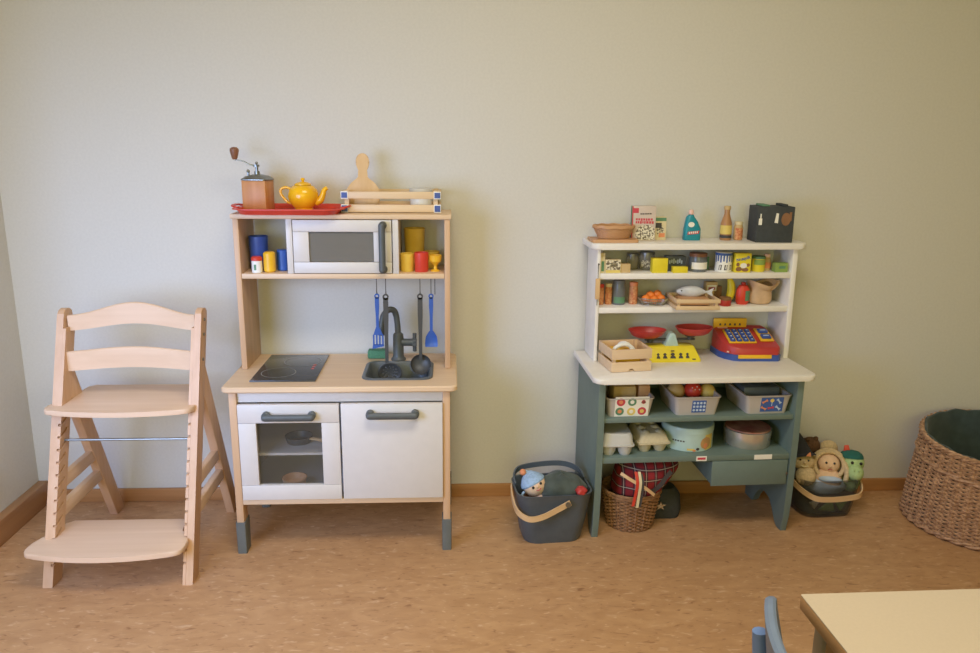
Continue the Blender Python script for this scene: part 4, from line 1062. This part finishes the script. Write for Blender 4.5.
lump('toy_lemon', 'yellow toy lemon at the right in the middle bin', 'toy food', .426, -.235, 0.491, (.027, .034, .027), 'syel', G3)
tag(B().box(-.065, .065, -.06, .06, 0, .077, .012).build('dark_cloth', 'navy', loc=S(.605, -.215, .4395)), 'dark folded cloth filling the bin with dark blue sticker', 'cloth')

# egg boxes and tins
eg = thing('egg_box', 'white translucent egg box at the left end of the lower shelf', 'egg box', S(.105, -.245, .2962), SA - 4, 'egg boxes on the lower green shelf')
b = B()
for sx in (-.027, .027):
    for sy in (-.05, 0.0, .05):
        b.lathe([(.0005, 0), (.017, 0), (.023, .012), (.0255, .034)], (sx, sy, 0), 18)
b.loft([ring(rr(0, 0, .108, .16, .012, 4), .034), ring(rr(0, 0, .112, .164, .012, 4), .036), ring(rr(0, 0, .112, .164, .012, 4), .040), ring(rr(0, 0, .108, .16, .012, 4), .041)])
b.build('egg_tray', 'frost', eg)
B().loft([ring(rr(0, 0, .104, .156, .014, 4), .0412), ring(rr(0, 0, .098, .15, .018, 4), .070), ring(rr(0, 0, .088, .14, .02, 4), .078)]).build('lid', 'frost', eg)
eg2 = thing('egg_box', 'tan cardboard egg box between the white egg box and round tin', 'egg box', S(.228, -.225, .2962), SA + 3, 'egg boxes on the lower green shelf')
b = B()
for sx in (-.027, .027):
    for sy in (-.045, 0.0, .045):
        b.lathe([(.0005, 0), (.016, 0), (.022, .012), (.025, .030)], (sx, sy, 0), 16)
b.loft([ring(rr(0, 0, .108, .15, .010, 3), .029), ring(rr(0, 0, .114, .156, .010, 3), .031), ring(rr(0, 0, .114, .156, .010, 3), .036), ring(rr(0, 0, .108, .15, .01, 3), .037)])
b.build('egg_tray', 'eggtan', eg2)
b = B()
b.loft([ring(rr(0, 0, .106, .148, .010, 3), .0372), ring(rr(0, 0, .092, .132, .014, 3), .060), ring(rr(0, 0, .080, .12, .016, 3), .066)])
for sx in (-.024, .024):
    for sy in (-.045, 0, .045): b.ell((sx, sy, .054), (.020, .022, .018), 14, 8)
b.build('lid', 'eggtan', eg2)
tn = thing('biscuit_tin', 'large round pale blue tin with animal picture on the lower shelf', 'tin', S(.372, -.215, .2962), SA)
B().lathe([(.0005, 0), (.086, 0), (.088, .002), (.088, .062), (.0005, .062)], n=48).build('tin_body', 'tin', tn)
B().lathe([(.090, .0625), (.090, .080), (.088, .083), (.084, .084), (.082, .0815), (.0005, .0815)], n=48, cap0=True).build('lid', 'tin', tn)
b = B()
def curved(b, a0, a1, z0, z1, R, mi, n=8, ell_=False):
    q = []
    for j in range(7):
        f = j / 6; z = z0 + (z1 - z0) * f
        w = math.sqrt(max(0, 1 - (2 * f - 1) ** 2)) if ell_ else 1
        am, ah = (a0 + a1) / 2, (a1 - a0) / 2 * max(w, .05)
        q.append([(R * math.sin(math.radians(am - ah + 2 * ah * k / n)), -R * math.cos(math.radians(am - ah + 2 * ah * k / n)), z) for k in range(n + 1)])
    b.loft(q, mi, False, False, closed=False)
curved(b, 12, 42, .006, .052, .0885, 0, ell_=True); curved(b, 24, 50, .004, .058, .0883, 3); curved(b, 20, 32, .010, .03, .0887, 1, ell_=True); curved(b, 2, 10, .006, .016, .0887, 2, ell_=True); curved(b, -6, 2, .002, .010, .0886, 1, ell_=True); curved(b, -18, -2, .006, .013, .0886, 3)
for k in range(5): curved(b, -52 + k * 6, -48 + k * 6, .034, .039, .0886, 2)
b.build('tin_picture', ['tinpic', 'sorange', 'sdark', 'syel'], tn)
tn2 = thing('cake_tin', 'low silver tin with brownish red lid on the lower shelf', 'tin', S(.588, -.220, .2962), SA)
B().lathe([(.0005, 0), (.078, 0), (.080, .003), (.080, .040), (.082, .041), (.082, .056), (.079, .058), (.0005, .058)], n=44).build('tin_body', 'silver', tn2)
B().lathe([(.078, .0582), (.076, .062), (.0005, .063)], n=44, cap0=True).build('lid', 'tinred', tn2)

# ------------------------------------------------------------------ wicker helper
def weave(b, rows, stakes, rad, z0, z1, r, amp, sub=3, cx=0, cy=0, sxy=(1, 1), tilt=None, base=None):
    n = stakes * 2 * sub
    for k in range(rows):
        f = k / (rows - 1); z = z0 + (z1 - z0) * f; R = rad(f)
        pts = []
        for i in range(n):
            a = 2 * PI * i / n
            rr_ = R + amp * math.cos(PI * i / sub / 1.0 + k * PI)
            zz = z + (tilt(a) * f if tilt else 0) + (base(a) if base else 0)
            pts.append((cx + rr_ * math.cos(a) * sxy[0], cy + rr_ * math.sin(a) * sxy[1], zz))
        b.tube(pts, r, 5, closed=True, sq=(.8, 1.15))
    return b

# ------------------------------------------------------------------ large wicker basket (right)
BX, BY = 1.912, -.275
big = thing('wicker_basket', 'large round wicker basket with dark lining beside the right edge', 'basket', (BX, BY, 0))
def brad(f): return .250 - .012 * f - .012 * f * f
tl = lambda a: .028 * math.sin(a + .35)
b = B(); weave(b, 32, 38, brad, .012, .235, .0037, .0046, 2, tilt=tl)
b.build('woven_side', 'wicker', big)
b = B(); weave(b, 8, 38, lambda f: .226 - .004 * f, .258, .308, .0037, .0046, 2, tilt=lambda a: -.004 * math.sin(a + .35), base=lambda a: .028 * math.sin(a + .35))
b.build('upper_weave', 'wicker', big)
b = B()
for i in range(38):
    a = 2 * PI * (i + .5) / 38
    b.tube([((brad(f) + .001) * math.cos(a), (brad(f) + .001) * math.sin(a), .008 + .235 * f + tl(a) * f) for f in (0, .33, .66, 1)] + [(.223 * math.cos(a), .223 * math.sin(a), .312 + tl(a) * .9)], .0042, 5)
b.build('stakes', 'wicker', big)
def braid(name, R, z, r, amp, tlt, turns=34, strands=2):
    b = B(); n = 140
    for s in range(strands):
        pts = []
        for i in range(n):
            a = 2 * PI * i / n; ph = a * turns / 2 + s * 2 * PI / strands
            rr_ = R + amp * math.cos(ph)
            pts.append((rr_ * math.cos(a), rr_ * math.sin(a), z + amp * math.sin(ph) + tlt * math.sin(a + .35)))
        b.tube(pts, r, 6, closed=True)
    return b.build(name, 'wicker', big)
braid('foot_border', .252, .010, .0055, .005, .0)
braid('middle_band', .2285, .246, .0065, .004, .028, 20)
braid('rim', .222, .316, .0055, .006, .024, 40, 3)
b = B()
n = 64
rings = []
for k, (z, r) in enumerate(((.03, .232), (.235, .217), (.31, .213), (.330, .217), (.330, .209), (.31, .205), (.05, .19))):
    rings.append([((r + .003 * math.sin(9 * 2 * PI * i / n)) * math.cos(2 * PI * i / n), (r + .003 * math.sin(9 * 2 * PI * i / n)) * math.sin(2 * PI * i / n), z + (.026 * math.sin(2 * PI * i / n + .35) + .003 * math.sin(17 * 2 * PI * i / n)) * (1 if 1 <= k <= 5 else 0) - .004) for i in range(n)])
b.loft(rings, 0, True, True)
b.build('fabric_lining', 'liner', big, label='dark green fabric lining')

# ------------------------------------------------------------------ small basket under the shop with tartan cloth
WX, WY = .640, -.235
sbk = thing('wicker_basket', 'small brown wicker basket on the floor under the toy shop', 'basket', (WX, WY, 0))
b = B(); weave(b, 19, 18, lambda f: .078 + .022 * f, .008, .128, .0036, .004, 3); b.build('woven_side', 'wickerdark', sbk)
b = B()
for i in range(18):
    a = 2 * PI * (i + .5) / 18; b.tube([(.079 * math.cos(a), .079 * math.sin(a), .004), (.101 * math.cos(a), .101 * math.sin(a), .130)], .0035, 5)
b.lathe([(.0005, .002), (.078, .002), (.078, .008), (.0005, .008)], n=30); b.build('stakes', 'wickerdark', sbk)
b = B()
for dz in (.131, .139):
    b.tube([((.102 + .002 * math.sin(i * 1.7 + dz * 900)) * math.cos(2 * PI * i / 60), (.102 + .002 * math.sin(i * 1.7 + dz * 900)) * math.sin(2 * PI * i / 60), dz) for i in range(60)], .0052, 6, closed=True)
b.build('rim', 'wickerdark', sbk)
# tartan cloth bulging out
b = B(); rings = []
n = 36
for k in range(9):
    f = k / 8
    rx, ry = (.082 + .045 * f * (1 - .25 * f)) , .075 + .012 * math.sin(PI * f)
    if k >= 7: rx *= (.93, .70)[k - 7]; ry *= (.93, .66)[k - 7]
    rings.append([(.000 + .050 * f + rx * (1 + .05 * math.sin(5 * a + 3 * f)) * math.cos(a), ry * (1 + .06 * math.sin(4 * a + f * 4)) * math.sin(a), .112 + .138 * f + .006 * math.sin(3 * a)) for a in [2 * PI * i / n for i in range(n)]])
b.loft(rings, 0, True, True)
tag(b.build('tartan_cloth', 'tartan', loc=(WX + .012, WY, .004), mods=[('SUBSURF', {'levels': 1, 'render_levels': 1})]), 'red tartan cloth bundled in the small wicker basket', 'cloth')
st = thing('fabric_strap', 'crossed tan and striped strap lying over the red tartan cloth', 'strap', (WX, WY - .098, .12))
def band(b, path, w, mi=0, th=.002, side=(1, 0, 0)):
    P = smooth(path, 5); s = Vector(side).normalized(); rings = []
    for i, p in enumerate(P):
        t = (P[min(i + 1, len(P) - 1)] - P[max(i - 1, 0)]).normalized(); nrm = t.cross(s).normalized()
        if isinstance(w, (list, tuple)): ww = w[0] + (w[1] - w[0]) * i / (len(P) - 1)
        else: ww = w
        rings.append([p - s * ww / 2 - nrm * th / 2, p + s * ww / 2 - nrm * th / 2, p + s * ww / 2 + nrm * th / 2, p - s * ww / 2 + nrm * th / 2])
    return b.loft(rings, mi)
band(B(), [(-.062, -.002, .112), (-.03, -.018, .095), (.02, -.020, .065), (.055, -.012, .035)], .011, side=(.45, 0, .9)).build('tan_strap', 'handlewood', st)
band(B(), [(-.012, -.004, .118), (-.008, -.022, .085), (-.012, -.021, .045), (-.020, -.022, .0)], .010).build('red_strap', 'red', st)
band(B(), [(.0, -.004, .118), (.002, -.024, .085), (-.001, -.024, .045), (-.006, -.025, -.004)], .009).build('pale_strap', 'cream', st)
band(B(), [(.008, -.003, .110), (.011, -.021, .085), (.010, -.021, .045), (.003, -.022, -.002)], .008).build('dark_strap', 'sdark', st)
tag(band(B(), [(.060, -.002, .028), (.085, -.012, .06), (.10, -.012, .085), (.12, -.002, .102)], .016, side=(.6, 0, -.7)).build('ribbon', 'sdark', loc=(WX - .006, WY - .088, .13)), 'dark ribbon with pale edge lying on the right of the tartan cloth', 'ribbon')
# dark bag behind with a star clasp
bg = thing('satchel', 'dark bag on the floor with a star-shaped clasp under the toy shop', 'bag', (.772, -.165, 0))
b = B()
b.loft([ring(rr(0, 0, .12, .10, .03, 4), 0), ring(rr(0, 0, .135, .11, .035, 4), .03), ring(rr(0, 0, .125, .10, .035, 4), .085), ring(rr(0, 0, .09, .07, .03, 4), .108)])
b.build('bag_body', 'boxblack', bg)
b = B(); pts = []
for k in range(10):
    a = PI / 2 + PI * k / 5; r = .022 if k % 2 == 0 else .008; pts.append((-.018 + r * math.cos(a), .055 + r * .8 * math.sin(a)))
b.prism(pts, 'y', -.062, -.054); b.build('star_clasp', 'silver', bg)

# ------------------------------------------------------------------ navy handled bins with dolls
def doll_bin(name, label, loc, rz, w, d, h, m, taper=.8):
    t = thing(name, label, 'bin', loc, rz)
    b = B()
    f = lambda s_, z, e=0: ring(rr(0, 0, w * s_ + e, d * s_ + e, .045, 5), z)
    b.loft([f(taper - .04, 0), f(taper, .012), f(.5 * taper + .5, h * .5), f(1, h), f(1, h + .004, .004), f(1, h + .004, -.006), f(.5 * taper + .5, h * .5, -.008), f(taper, .016, -.008)])
    b.build('bin_body', m, t)
    return t
nb = doll_bin('handled_bin', 'dark navy bin with pale wooden handle left of the toy shop', (.346, -.305, 0), 5, .255, .185, .178, 'navy')
# wooden bail wraps round the left end, pivots on the front side
def bail(t, path, w, m, label, th=.005):
    P = smooth(path, 7); rings = []
    c = Vector((0, 0, P[0].z))
    for i, p in enumerate(P):
        tg_ = (P[min(i + 1, len(P) - 1)] - P[max(i - 1, 0)]).normalized()
        u = Vector((0, 0, 1)); nrm = tg_.cross(u).normalized(); up = nrm.cross(tg_).normalized()
        if up.z < 0: up = -up
        rings.append([p - up * w / 2 - nrm * th / 2, p - up * w / 2 + nrm * th / 2, p + up * w / 2 + nrm * th / 2, p + up * w / 2 - nrm * th / 2])
    b = B().loft(rings)
    o = b.build('bail_handle', m, t, label=label)
    return o
hb_ = bail(nb, [(.045, -.098, .158), (.0, -.104, .138), (-.05, -.110, .118), (-.095, -.108, .112), (-.128, -.080, .125), (-.136, -.03, .142), (-.134, .02, .155), (-.128, .05, .162)], .019, 'handlewood', 'pale bent wood handle')
B().cyl((.036, -.1, .154), .009, .008, 12, axis='y').build('rivet', 'dmetal', hb_)
bail(nb, [(-.122, .01, .180), (-.120, .055, .196), (-.09, .092, .208), (0, .104, .214), (.07, .098, .212), (.112, .07, .200), (.122, .03, .182)], .018, 'navy', 'dark navy upright handle')
def cloth_lump(name, label, loc, r, m, seed, amp=.18):
    b = B(); random.seed(seed)
    ph = [random.uniform(0, 6) for _ in range(6)]
    n, mm = 32, 18; rings = []
    for j in range(mm + 1):
        p = PI * j / mm - PI / 2; row = []
        for i in range(n):
            a = 2 * PI * i / n
            k = 1 + amp * (.5 * math.sin(3 * a + ph[0] + 2 * p) + .35 * math.sin(5 * a + ph[1] - 3 * p) + .25 * math.sin(7 * p + 2 * a + ph[2])) * math.cos(p)
            c_ = max(math.cos(p), .01)
            row.append((r[0] * k * c_ * math.cos(a), r[1] * k * c_ * math.sin(a), r[2] * (1 + .3 * amp * math.sin(4 * a + ph[3])) * math.sin(p)))
        rings.append(row)
    b.loft(rings)
    return tag(b.build(name, m, loc=loc), label, 'cloth')
cloth_lump('dark_garment', 'dark olive cloth filling the right side of the navy bin', (.378, -.312, .175), (.080, .070, .052), 'olive', 4)
cloth_lump('red_garment', 'dull red cloth showing at the right end of the navy bin', (.438, -.372, .188), (.020, .02, .016), 'dred', 8)
cloth_lump('maroon_garment', 'dark maroon cloth low at the left inside the navy bin', (.272, -.315, .125), (.035, .045, .03), 'knobwood', 12)
def doll(name, label, loc, rz, build, k=1.0):
    t = thing(name, label, 'doll', loc, rz); build(t); t.scale = (k, k, k); return t
def baby(t):
    tilt = -28
    b = B().rot('X', -26).rot('Y', tilt); b.ell((0, 0, 0), (.036, .034, .033), 20, 14); b.ell((0, -.034, -.006), (.005, .005, .004), 8, 6)
    b.ell((0, .01, -.055), (.03, .026, .036), 16, 10)
    b.build('head_and_body', 'skin', t)
    b = B().rot('X', -26).rot('Y', tilt)
    rings = []
    for z, r, y in ((.008, .0375, .004), (.012, .0395, .004), (.020, .0365, .004), (.032, .027, .004), (.043, .013, .004), (.047, .004, .004)):
        rings.append([(r * math.cos(a), y + r * math.sin(a), z + .006 * math.sin(a)) for a in [2 * PI * i / 24 for i in range(24)]])
    b.loft(rings); b.build('cap', 'capblue', t, label='pale blue cap')
    b = B().rot('X', -26).rot('Y', tilt).ell((-.012, .0, .052), (.010, .009, .010), 10, 8); b.build('pompom', 'sorange', t)
    b = B().rot('X', -26).rot('Y', tilt).ell((-.012, -.0325, -.002), .0042, 10, 8).ell((.014, -.0315, -.002), .0042, 10, 8); b.build('eyes', 'eye', t)
    b = B().rot('X', -26).rot('Y', tilt).tube(smooth([(-.008, -.032, -.014), (0, -.034, -.017), (.008, -.032, -.014)], 3), .0012, 5); b.build('mouth', 'sred', t)
    b = B().rot('X', -26).tube(smooth([(-.036, -.02, -.018), (-.044, -.022, -.032), (-.036, -.024, -.042), (-.030, -.024, -.034)], 4), .0035, 6); b.build('ribbon_tie', 'capblue', t)
doll('rag_doll', 'rag doll with pale blue cap in the navy bin', (.288, -.325, .188), 2, baby, 1.12)

nb2 = doll_bin('handled_bin', 'dark bin with tan wooden handle full of dolls right of the toy shop', (1.372, -.150, 0), 4, .235, .185, .145, 'navymesh', .84)
bail(nb2, [(-.118, .055, .142), (-.124, 0, .134), (-.120, -.055, .116), (-.085, -.108, .096), (-.03, -.115, .090), (.04, -.115, .092), (.092, -.108, .100), (.120, -.06, .118), (.124, 0, .134), (.118, .055, .142)], .019, 'handlewood', 'tan bent wood handle')
def scrap(name, label, x, y, z, s, m, a):
    b = B().rot('Y', a); b.prism([(-s, -s * .7), (s, -s * .6), (s * .2, s * .8)], 'y', -.004, .004, bev=.002)
    return tag(b.build(name, m, loc=(x, y, z), rotz=math.radians(4)), label, 'cloth scrap', 'cloth scraps inside the doll bin')
scrap('cloth_scrap', 'pale cloth triangle low at the left side of the doll bin', 1.322, -.222, .050, .022, 'sticker', 170)
scrap('cloth_scrap', 'green cloth piece in the middle of the doll bin', 1.372, -.220, .046, .032, 'lime', 10)
scrap('cloth_scrap', 'green cloth piece at the right side of the doll bin', 1.424, -.217, .046, .030, 'lime', 175)
cloth_lump('grey_cloth', 'grey-blue cloth lying under the dolls in the bin', (1.375, -.165, .105), (.085, .06, .032), 'slight', 3, .12)
def witch(t):
    b = B().rot('X', -20).ell((0, 0, 0), (.036, .032, .032), 20, 12).ell((.01, -.012, -.05), (.034, .028, .034), 16, 10); b.ell((.002, -.033, -.004), (.006, .006, .005), 8, 6)
    b.build('head_and_body', 'knit', t)
    B().rot('X', -20).ell((-.012, -.030, .004), .0035, 8, 6).ell((.014, -.029, .004), .0035, 8, 6).build('eyes', 'eye', t)
    b = B().rot('X', -20).tube(smooth([(-.010, -.029, -.014), (.002, -.033, -.018), (.014, -.028, -.014)], 4), .0025, 6); b.build('mouth', 'cream', t)
    b = B().rot('X', -20).rot('Y', -14)
    b.lathe([(.046, .016), (.044, .020), (.034, .026), (.028, .045), (.016, .075), (.006, .096), (.001, .10)], (0, .002, 0), 22, cap0=True)
    b.build('pointed_hat', 'blackfelt', t, label='black pointed hat')
    B().rot('X', -20).prism([(.004, .018), (.020, .020), (.017, .034), (.010, .028)], 'y', -.047, -.040).build('hat_patch', 'sorange', t, label='orange patch on the hat')
doll('puppet', 'beige knitted puppet with black pointed hat in the doll bin', (1.288, -.170, .197), -22, witch, 1.05)
tag(B().ell((0, 0, 0), (.036, .032, .032), 18, 12).ell((.012, -.012, .03), (.010, .008, .010), 8, 6).ell((-.016, -.012, .028), (.010, .008, .010), 8, 6).build('stuffed_bear', 'brownfur', loc=(1.345, -.095, .228)), 'brown furry toy behind the knitted puppet and hooded doll', 'stuffed toy')
def hooded(t):
    b = B().rot('X', -16).ell((0, 0, 0), (.036, .032, .034), 20, 12).ell((0, .0, -.055), (.046, .032, .04), 18, 10).ell((0, -.033, -.008), (.005, .005, .004), 8, 6)
    b.build('head_and_body', 'skin', t)
    b = B().rot('X', -16)
    for k, (R, y) in enumerate(((.047, -.012), (.052, .0), (.051, .012))):
        p = [(R * math.cos(a), y, -.004 + R * .95 * math.sin(a)) for a in [math.radians(-58 + 296 * i / 28) for i in range(29)]]
        b.tube(p, .0075, 8)
    b.ell((0, .022, 0), (.046, .022, .044), 18, 10)
    for s in (-1, 1): b.tube(smooth([(s * .048, -.012, .010), (s * .056, -.02, -.02), (s * .052, -.024, -.055)], 5), [.008] * 11, 8)
    b.build('hood', 'knit', t, label='thick beige knitted hood')
    B().rot('X', -16).ell((-.012, -.0305, .004), .004, 8, 6).ell((.014, -.030, .004), .004, 8, 6).build('eyes', 'eye', t)
    B().rot('X', -16).tube([(-.006, -.033, -.018), (.008, -.0325, -.018)], .0013, 5).build('mouth', 'sred', t)
    B().rot('X', -16).ell((.004, -.026, -.052), (.038, .012, .012), 14, 8).build('collar', 'slight', t, label='pale blue collar')
doll('rag_doll', 'doll in a thick beige knitted hood in the doll bin', (1.386, -.165, .185), -18, hooded, 1.06)
tag(B().ell((0, 0, 0), (.036, .026, .034), 18, 12).build('stuffed_toy', 'knit', loc=(1.420, -.085, .208)), 'round beige cloth toy behind the hooded doll', 'stuffed toy')
def dino(t):
    b = B().rot('X', -14); b.ell((0, 0, .008), (.036, .034, .034), 20, 12); b.ell((.008, -.022, -.022), (.026, .028, .026), 18, 12); b.ell((0, .01, -.05), (.03, .026, .04), 16, 10)
    b.ell((.002, -.0485, -.012), (.0030, .004, .0045), 8, 6); b.ell((.015, -.0485, -.012), (.0030, .004, .0045), 8, 6)
    b.build('head_and_body', 'dino', t)
    b = B().rot('X', -14).lathe([(.0375, .022), (.036, .030), (.031, .038), (.020, .045), (.001, .048)], (-.004, .004, 0), 22, cap0=True)
    b.build('cap', 'dinocap', t, label='dark green cap')
    b = B().rot('X', -14).prism([(-.030, .040), (-.010, .044), (-.016, .062), (-.028, .060)], 'y', -.004, .004, bev=.001); b.build('crest', 'red', t, label='red crest on the cap')
    B().rot('X', -14).ell((-.004, -.033, .010), .005, 10, 8).ell((.022, -.030, .010), .005, 10, 8).build('eyes', 'eye', t)
doll('stuffed_dragon', 'green stuffed dragon with dark green cap in the doll bin', (1.468, -.178, .184), -22, dino, 1.12)

# ------------------------------------------------------------------ table and blue chair in front
TX, TY, TZ = .5955, -1.605, .580
tb = thing('table', 'low table with pale laminate top in the front right corner', 'table', (TX + .6, TY - .4, 0), .8)
corner = lambda e: [(-.6 - e, -.4 - e), (.6 + e, -.4 - e), (.6 + e, .4 + e), (-.6 - e, .4 + e)]
B().prism([(p[0] * .999, p[1] * .999) for p in rr(0, 0, 1.2, .8, .003, 2)], 'z', TZ - .001, TZ + .0008).build('table_top', 'tabletop', tb)
B().prism(rr(0, 0, 1.2, .8, .004, 2), 'z', TZ - .025, TZ - .0012, bev=.002).build('edge_band', 'tableedge', tb)
for sx in (-1, 1):
    for sy in (-1, 1):
        lg = B().loft([ring(rr(sx * .556, sy * .370, .04, .04, .008, 3), .012), ring(rr(sx * .556, sy * .370, .04, .04, .008, 3), TZ - .0252)]).build('leg', 'tableleg', tb)
        B().cyl((sx * .556, sy * .370, 0), .018, .0118, 14).build('foot_cap', 'dgrey', lg)
b = B()
for sy in (-1, 1): b.box(-.53, .53, *sorted((sy * .382, sy * .362)), TZ - .07, TZ - .0253)
for sx in (-1, 1): b.box(*sorted((sx * .584, sx * .564)), -.33, .33, TZ - .07, TZ - .0253)
b.build('apron', 'tableedge', tb)

ch = thing('child_chair', 'blue child chair drawn up to the pale table', 'chair', (.684, -1.80, 0), -12)
# curved backrest board facing the table (+x side)
rings = []
n = 12
for i in range(n + 1):
    u = -1 + 2 * i / n
    y = u * .165; x = -.165 - .030 * (1 - u * u) + .012
    zt_ = .604 - .05 * (abs(u) ** 6); zb_ = .44 + .02 * abs(u) ** 4
    lean = .020
    rings.append([(x - .009, y, zb_), (x + .009, y, zb_), (x + .009 - lean, y, zt_ - .004), (x + .004 - lean, y, zt_), (x - .004 - lean, y, zt_), (x - .009 - lean, y, zt_ - .004)])
B().loft(rings).build('backrest', 'chairgrey', ch)
for sy in (-1, 1):
    B().tube(smooth([(-.20, sy * .135, 0), (-.185, sy * .135, .30), (-.188, sy * .135, .42), (-.197, sy * .130, .525)], 6), .0115, 10, sq=(1.1, 1)).build('rear_leg', 'chairblue', ch)
    B().tube([(.165, sy * .14, 0), (.14, sy * .135, .31)], .0135, 10).build('front_leg', 'chairblue', ch)
    B().tube([(-.183, sy * .135, .24), (.148, sy * .137, .24)], .010, 8).build('side_rail', 'chairblue', ch)
B().prism(rr(-.01, 0, .36, .34, .05, 5), 'z', .31, .325, bev=.005).build('seat', 'chairgrey', ch)

# ------------------------------------------------------------------ light
LP, LC, FP, FC, CP, CC = 14.5, (.40, .56, 1.0), 42, (1.0, .94, .28), 29, (1.0, .93, .79)
def area(name, loc, target, sx, sy, power, color, spread=180):
    L = bpy.data.lights.new(name, 'AREA'); L.shape = 'RECTANGLE'; L.size = sx; L.size_y = sy; L.energy = power; L.color = color; L.spread = math.radians(spread)
    o = bpy.data.objects.new(name, L); col.objects.link(o); o.location = loc
    o.rotation_euler = (Vector(target) - Vector(loc)).to_track_quat('-Z', 'Y').to_euler()
    return o
area('left_window_fill', (-1.34, -1.75, 1.0), (-.55, 0, .34), .95, .9, LP, LC, 118)  # added inside the room, turned to the back wall, standing in for window daylight
area('daylight_front_window', ((WF[0] + WF[1]) / 2, YF + .03, 1.6), ((WF[0] + WF[1]) / 2 + .6, 0, .6), 2.7, 1.35, FP, FC)

# unseen flat ceiling lamp, added to brighten the worktops and floor
lm = thing('added_ceiling_lamp', 'added flat white rectangular ceiling lamp above the play corner', 'lamp', (.25, -1.75, ZC))
B().box(-.62, .62, -.32, .32, -.05, -.0005, .004).build('lamp_housing', 'white', lm)
area('added_ceiling_fill', (.25, -1.75, ZC - .056), (.25, -1.75, 0), 1.2, .6, CP, CC, 160)

w = bpy.data.worlds.new('sky'); sc.world = w; w.use_nodes = True
nt = w.node_tree; bgn = nt.nodes['Background']
bgn.inputs['Color'].default_value = (.62, .80, 1.0, 1); bgn.inputs['Strength'].default_value = .55   # bright overcast daylight

# ------------------------------------------------------------------ camera
F, TH, YAW, ROLL = 780.0, .2321, .0536, -.0091
cam = bpy.data.cameras.new('camera'); co = bpy.data.objects.new('camera', cam); col.objects.link(co)
cam.sensor_fit = 'HORIZONTAL'; cam.sensor_width = 36; cam.lens = F / 980 * 36; cam.clip_start = .01
c1, s1, c2, s2, c3, s3 = math.cos(YAW), math.sin(YAW), math.cos(TH), math.sin(TH), math.cos(ROLL), math.sin(ROLL)
def wdir(a, bb, z): return Vector((c1 * a + s1 * bb, -s1 * a + c1 * bb, z))
def raydir(X, U, f):
    a = X * c3 + U * s3; up = -X * s3 + U * c3
    return wdir(a, c2 * f + s2 * up, -s2 * f + c2 * up)
right, upv, fwd = raydir(1, 0, 0), raydir(0, 1, 0), raydir(0, 0, 1)
mx = Matrix((right, upv, -fwd)).transposed().to_4x4(); mx.translation = (0, -2.7622, 1.3186)
co.matrix_world = mx
sc.camera = co
sc.view_settings.view_transform = 'Standard'; sc.view_settings.look = 'None'; sc.view_settings.gamma = 1; sc.view_settings.exposure = 0.07
try: sc.view_settings.use_curve_mapping = False
except Exception: pass
